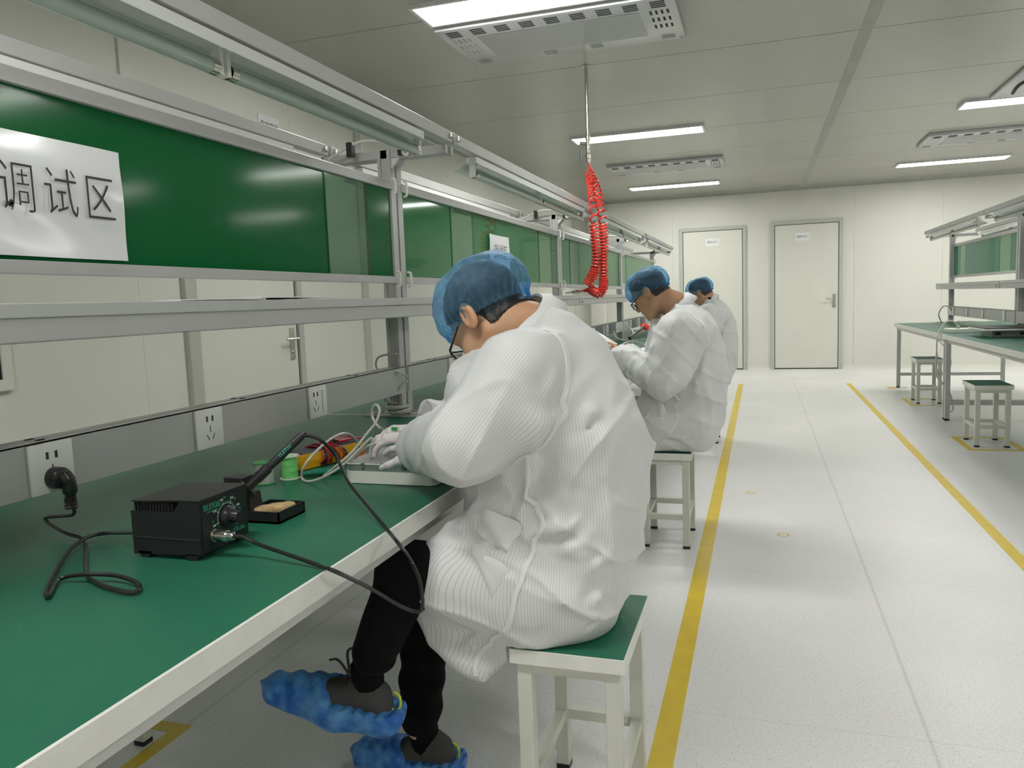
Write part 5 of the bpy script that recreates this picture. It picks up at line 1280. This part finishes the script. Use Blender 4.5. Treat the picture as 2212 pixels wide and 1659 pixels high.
# cable wound on the post of the nearest bench
t = empty('wound_cable', (-1.35, 2.71, TZ), 'pale grey cable wound round the foot of the bench post', 'cable')
pts = []
for i in range(90):
    a = 2*math.pi*i/18+1; q = i/89
    pts.append((-1.35+(.046+.006*math.sin(i*.35))*math.cos(a), 2.712+(.046+.004*math.cos(i*.4))*math.sin(a), TZ+.010+.03*min(1, q*1.6)+.012*math.sin(a*.5)*.5))
pts2 = [(-1.38, 2.66, .82), (-1.32, 2.655, .86), (-1.30, 2.70, .90), (-1.31, 2.64, .93), (-1.37, 2.64, .925), (-1.41, 2.66, .95), (-1.40, 2.66, .985), (-1.34, 2.64, 1.0), (-1.31, 2.64, 1.0)]
MB().tube(spline(pts[::3], 4), .0042, 7).tube(spline([pts[-1]]+pts2, 6), .0042, 7).tube(spline([pts[0], (-1.25, 2.72, TZ+.02), (-1.15, 2.82, TZ+.006), (-1.05, 2.9, TZ+.006)], 5), .0042, 7).build('cable', M['grey_cable'], t, smooth=True)
tag(MB().box(-1.3175, -1.290, 3.235, 3.275, .855, .905, .005).tube([(-1.292, 3.255, .86), (-1.285, 3.255, .83)], .004, 8).build('charger', M['white'], smooth=True), 'white power adapter plugged into the second bench socket', 'charger')
# things round the second worker
A, B = aty(1256, 710, 3.66), aty(1318, 748, 3.66); e = nrm(B-A); nn = nrm(np.cross(e, [0, 1, 0])); nn = nn if nn[2] > 0 else -nn
t = empty('white_tray', (A+B)/2, 'white tilted device case held in the bare hand of the second worker', 'electronic device')
def slabm(A, B, n_, th, dp, nm, m_, ins=0):
    q = [A+e*ins, B-e*ins]; y = np.array([0, 1., 0]); vs = [p+y*(ins+d)+n_*h for h in (0, th) for d in (0, dp-2*ins) for p in q]
    return MB().add(vs, [(0, 1, 3, 2), (4, 6, 7, 5), (0, 4, 5, 1), (2, 3, 7, 6), (0, 2, 6, 4), (1, 5, 7, 3)]).build(nm, m_, t)
slabm(A-e*.05, B, nn, -.012, .20, 'case', M['whitedev']); slabm(A-e*.05, B, -nn, .030, .20, 'back_shell', M['white'], .006)
for q in (.30, .68): MB().lathe([(.004, 0), (.004, .001)], A+(B-A)*q-nn*.006+np.array([0, -.001, 0]), 10, (0, -1, 0)).build('latch', M['slot'], t)
WN2 = W2[2]
t2, cn2 = station(-.90, 4.60, 'black soldering station on the second bench behind the worker with the tray')
q0, q1 = aty(1360, 731, 4.9), aty(1395, 702, 5.1)
tag(MB().tube([q0, q0+(q1-q0)*.3, q0+(q1-q0)*.32, q1], [.012, .012, .009, .007], 12).build('soldering_iron', M['blackr'], smooth=True), 'black soldering iron slanting up beside the second worker chest', 'soldering iron')
tag(MB().tube(spline([aty(1384, 711, 5.1), aty(1390, 705, 5.1), aty(1398, 708, 5.1), aty(1405, 712, 5.1)], 5), [.008]*3+[.022]*8+[.015]*5, 10).build('tester', M['hose'], smooth=True), 'small red instrument beside the slanting soldering iron', 'instrument')
t = empty('grey_lead', aty(1360, 740, 3.9), 'pale grey cable arching over the wrist of the second worker', 'cable')
cab([aty(1338, 757, 3.72), aty(1345, 745, 3.72), aty(1362, 738, 3.75), aty(1380, 740, 3.8), aty(1392, 748, 3.85)], .006, par=t)
cab([aty(1360, 776, 3.62), aty(1378, 773, 3.62), aty(1392, 766, 3.66)], .004, par=t)
t = empty('grey_lead', aty(1340, 725, 5.0), 'thin grey cable looping on the third bench by the post', 'cable')
cab([aty(1326, 716, 5.3), aty(1332, 730, 5.2), aty(1350, 735, 5.2), aty(1365, 728, 5.2), aty(1366, 715, 5.3), aty(1352, 703, 5.4)], .004, par=t)
# right bench things
TR = .7605
t = empty('metal_block', (1.86, 7.15, TR), 'small silver block with two black connectors under the black panel', 'electronic device')
MB().box(1.74, 2.0, 6.95, 7.25, TR, TR+.055, .003).build('body', M['greydev'], t)
for x in (1.78, 1.95): MB().box(x-.02, x+.02, 6.944, 6.951, TR+.018, TR+.040).build('connector', M['slot'], t)
t = empty('black_panel', (1.95, 7.1, TR+.056), 'black flat panel with white rim lying on the silver block', 'electronic device')
MB().box(1.66, 2.25, 6.85, 7.35, TR+.056, TR+.070, .003).build('frame', M['white'], t)
MB().box(1.67, 2.24, 6.86, 7.34, TR+.070, TR+.077, .002).build('screen', M['black'], t)
t = empty('white_device', (1.72, 7.7, TR), 'flat white device on the right bench with a grey cable', 'electronic device')
MB().box(1.60, 1.85, 7.70, 7.95, TR, TR+.035, .004).build('case', M['whitedev'], t)
MB().lathe([(.018, .035), (.018, .06), (.010, .062)], (1.68, 7.78, TR), 12).build('socket', M['chrome'], t)
cab([(1.68, 7.78, TR+.06), (1.64, 7.76, TR+.10), (1.58, 7.74, TR+.10), (1.52, 7.70, TR+.03), (1.493, 7.66, TR-.05), (1.485, 7.63, .55), (1.48, 7.62, .42), (1.50, 7.60, .36), (1.56, 7.62, .30), (1.62, 7.7, .20), (1.66, 7.8, .06), (1.60, 7.9, .008)], .006, par=t)
cab([(1.50, 7.66, .70), (1.56, 7.60, .62), (1.585, 7.56, .50), (1.54, 7.56, .36), (1.50, 7.58, .28)], .005, par=t)
MB().tube([(1.485, 7.62, .60), (1.48, 7.615, .46), (1.505, 7.60, .38)], [.009, .010, .010], 8).build('cable_bundle', M['grey_cable'], t, smooth=True)
t = empty('grey_lead', (2.0, 9.9, .8), 'grey cable looping up beside the last post of the right bench', 'cable')
cab([(1.98, 9.95, TR+.005), (1.94, 9.9, .86), (1.98, 9.86, .95), (2.05, 9.88, .93), (2.08, 9.95, .88)], .006, par=t)
# nudge: right post cable
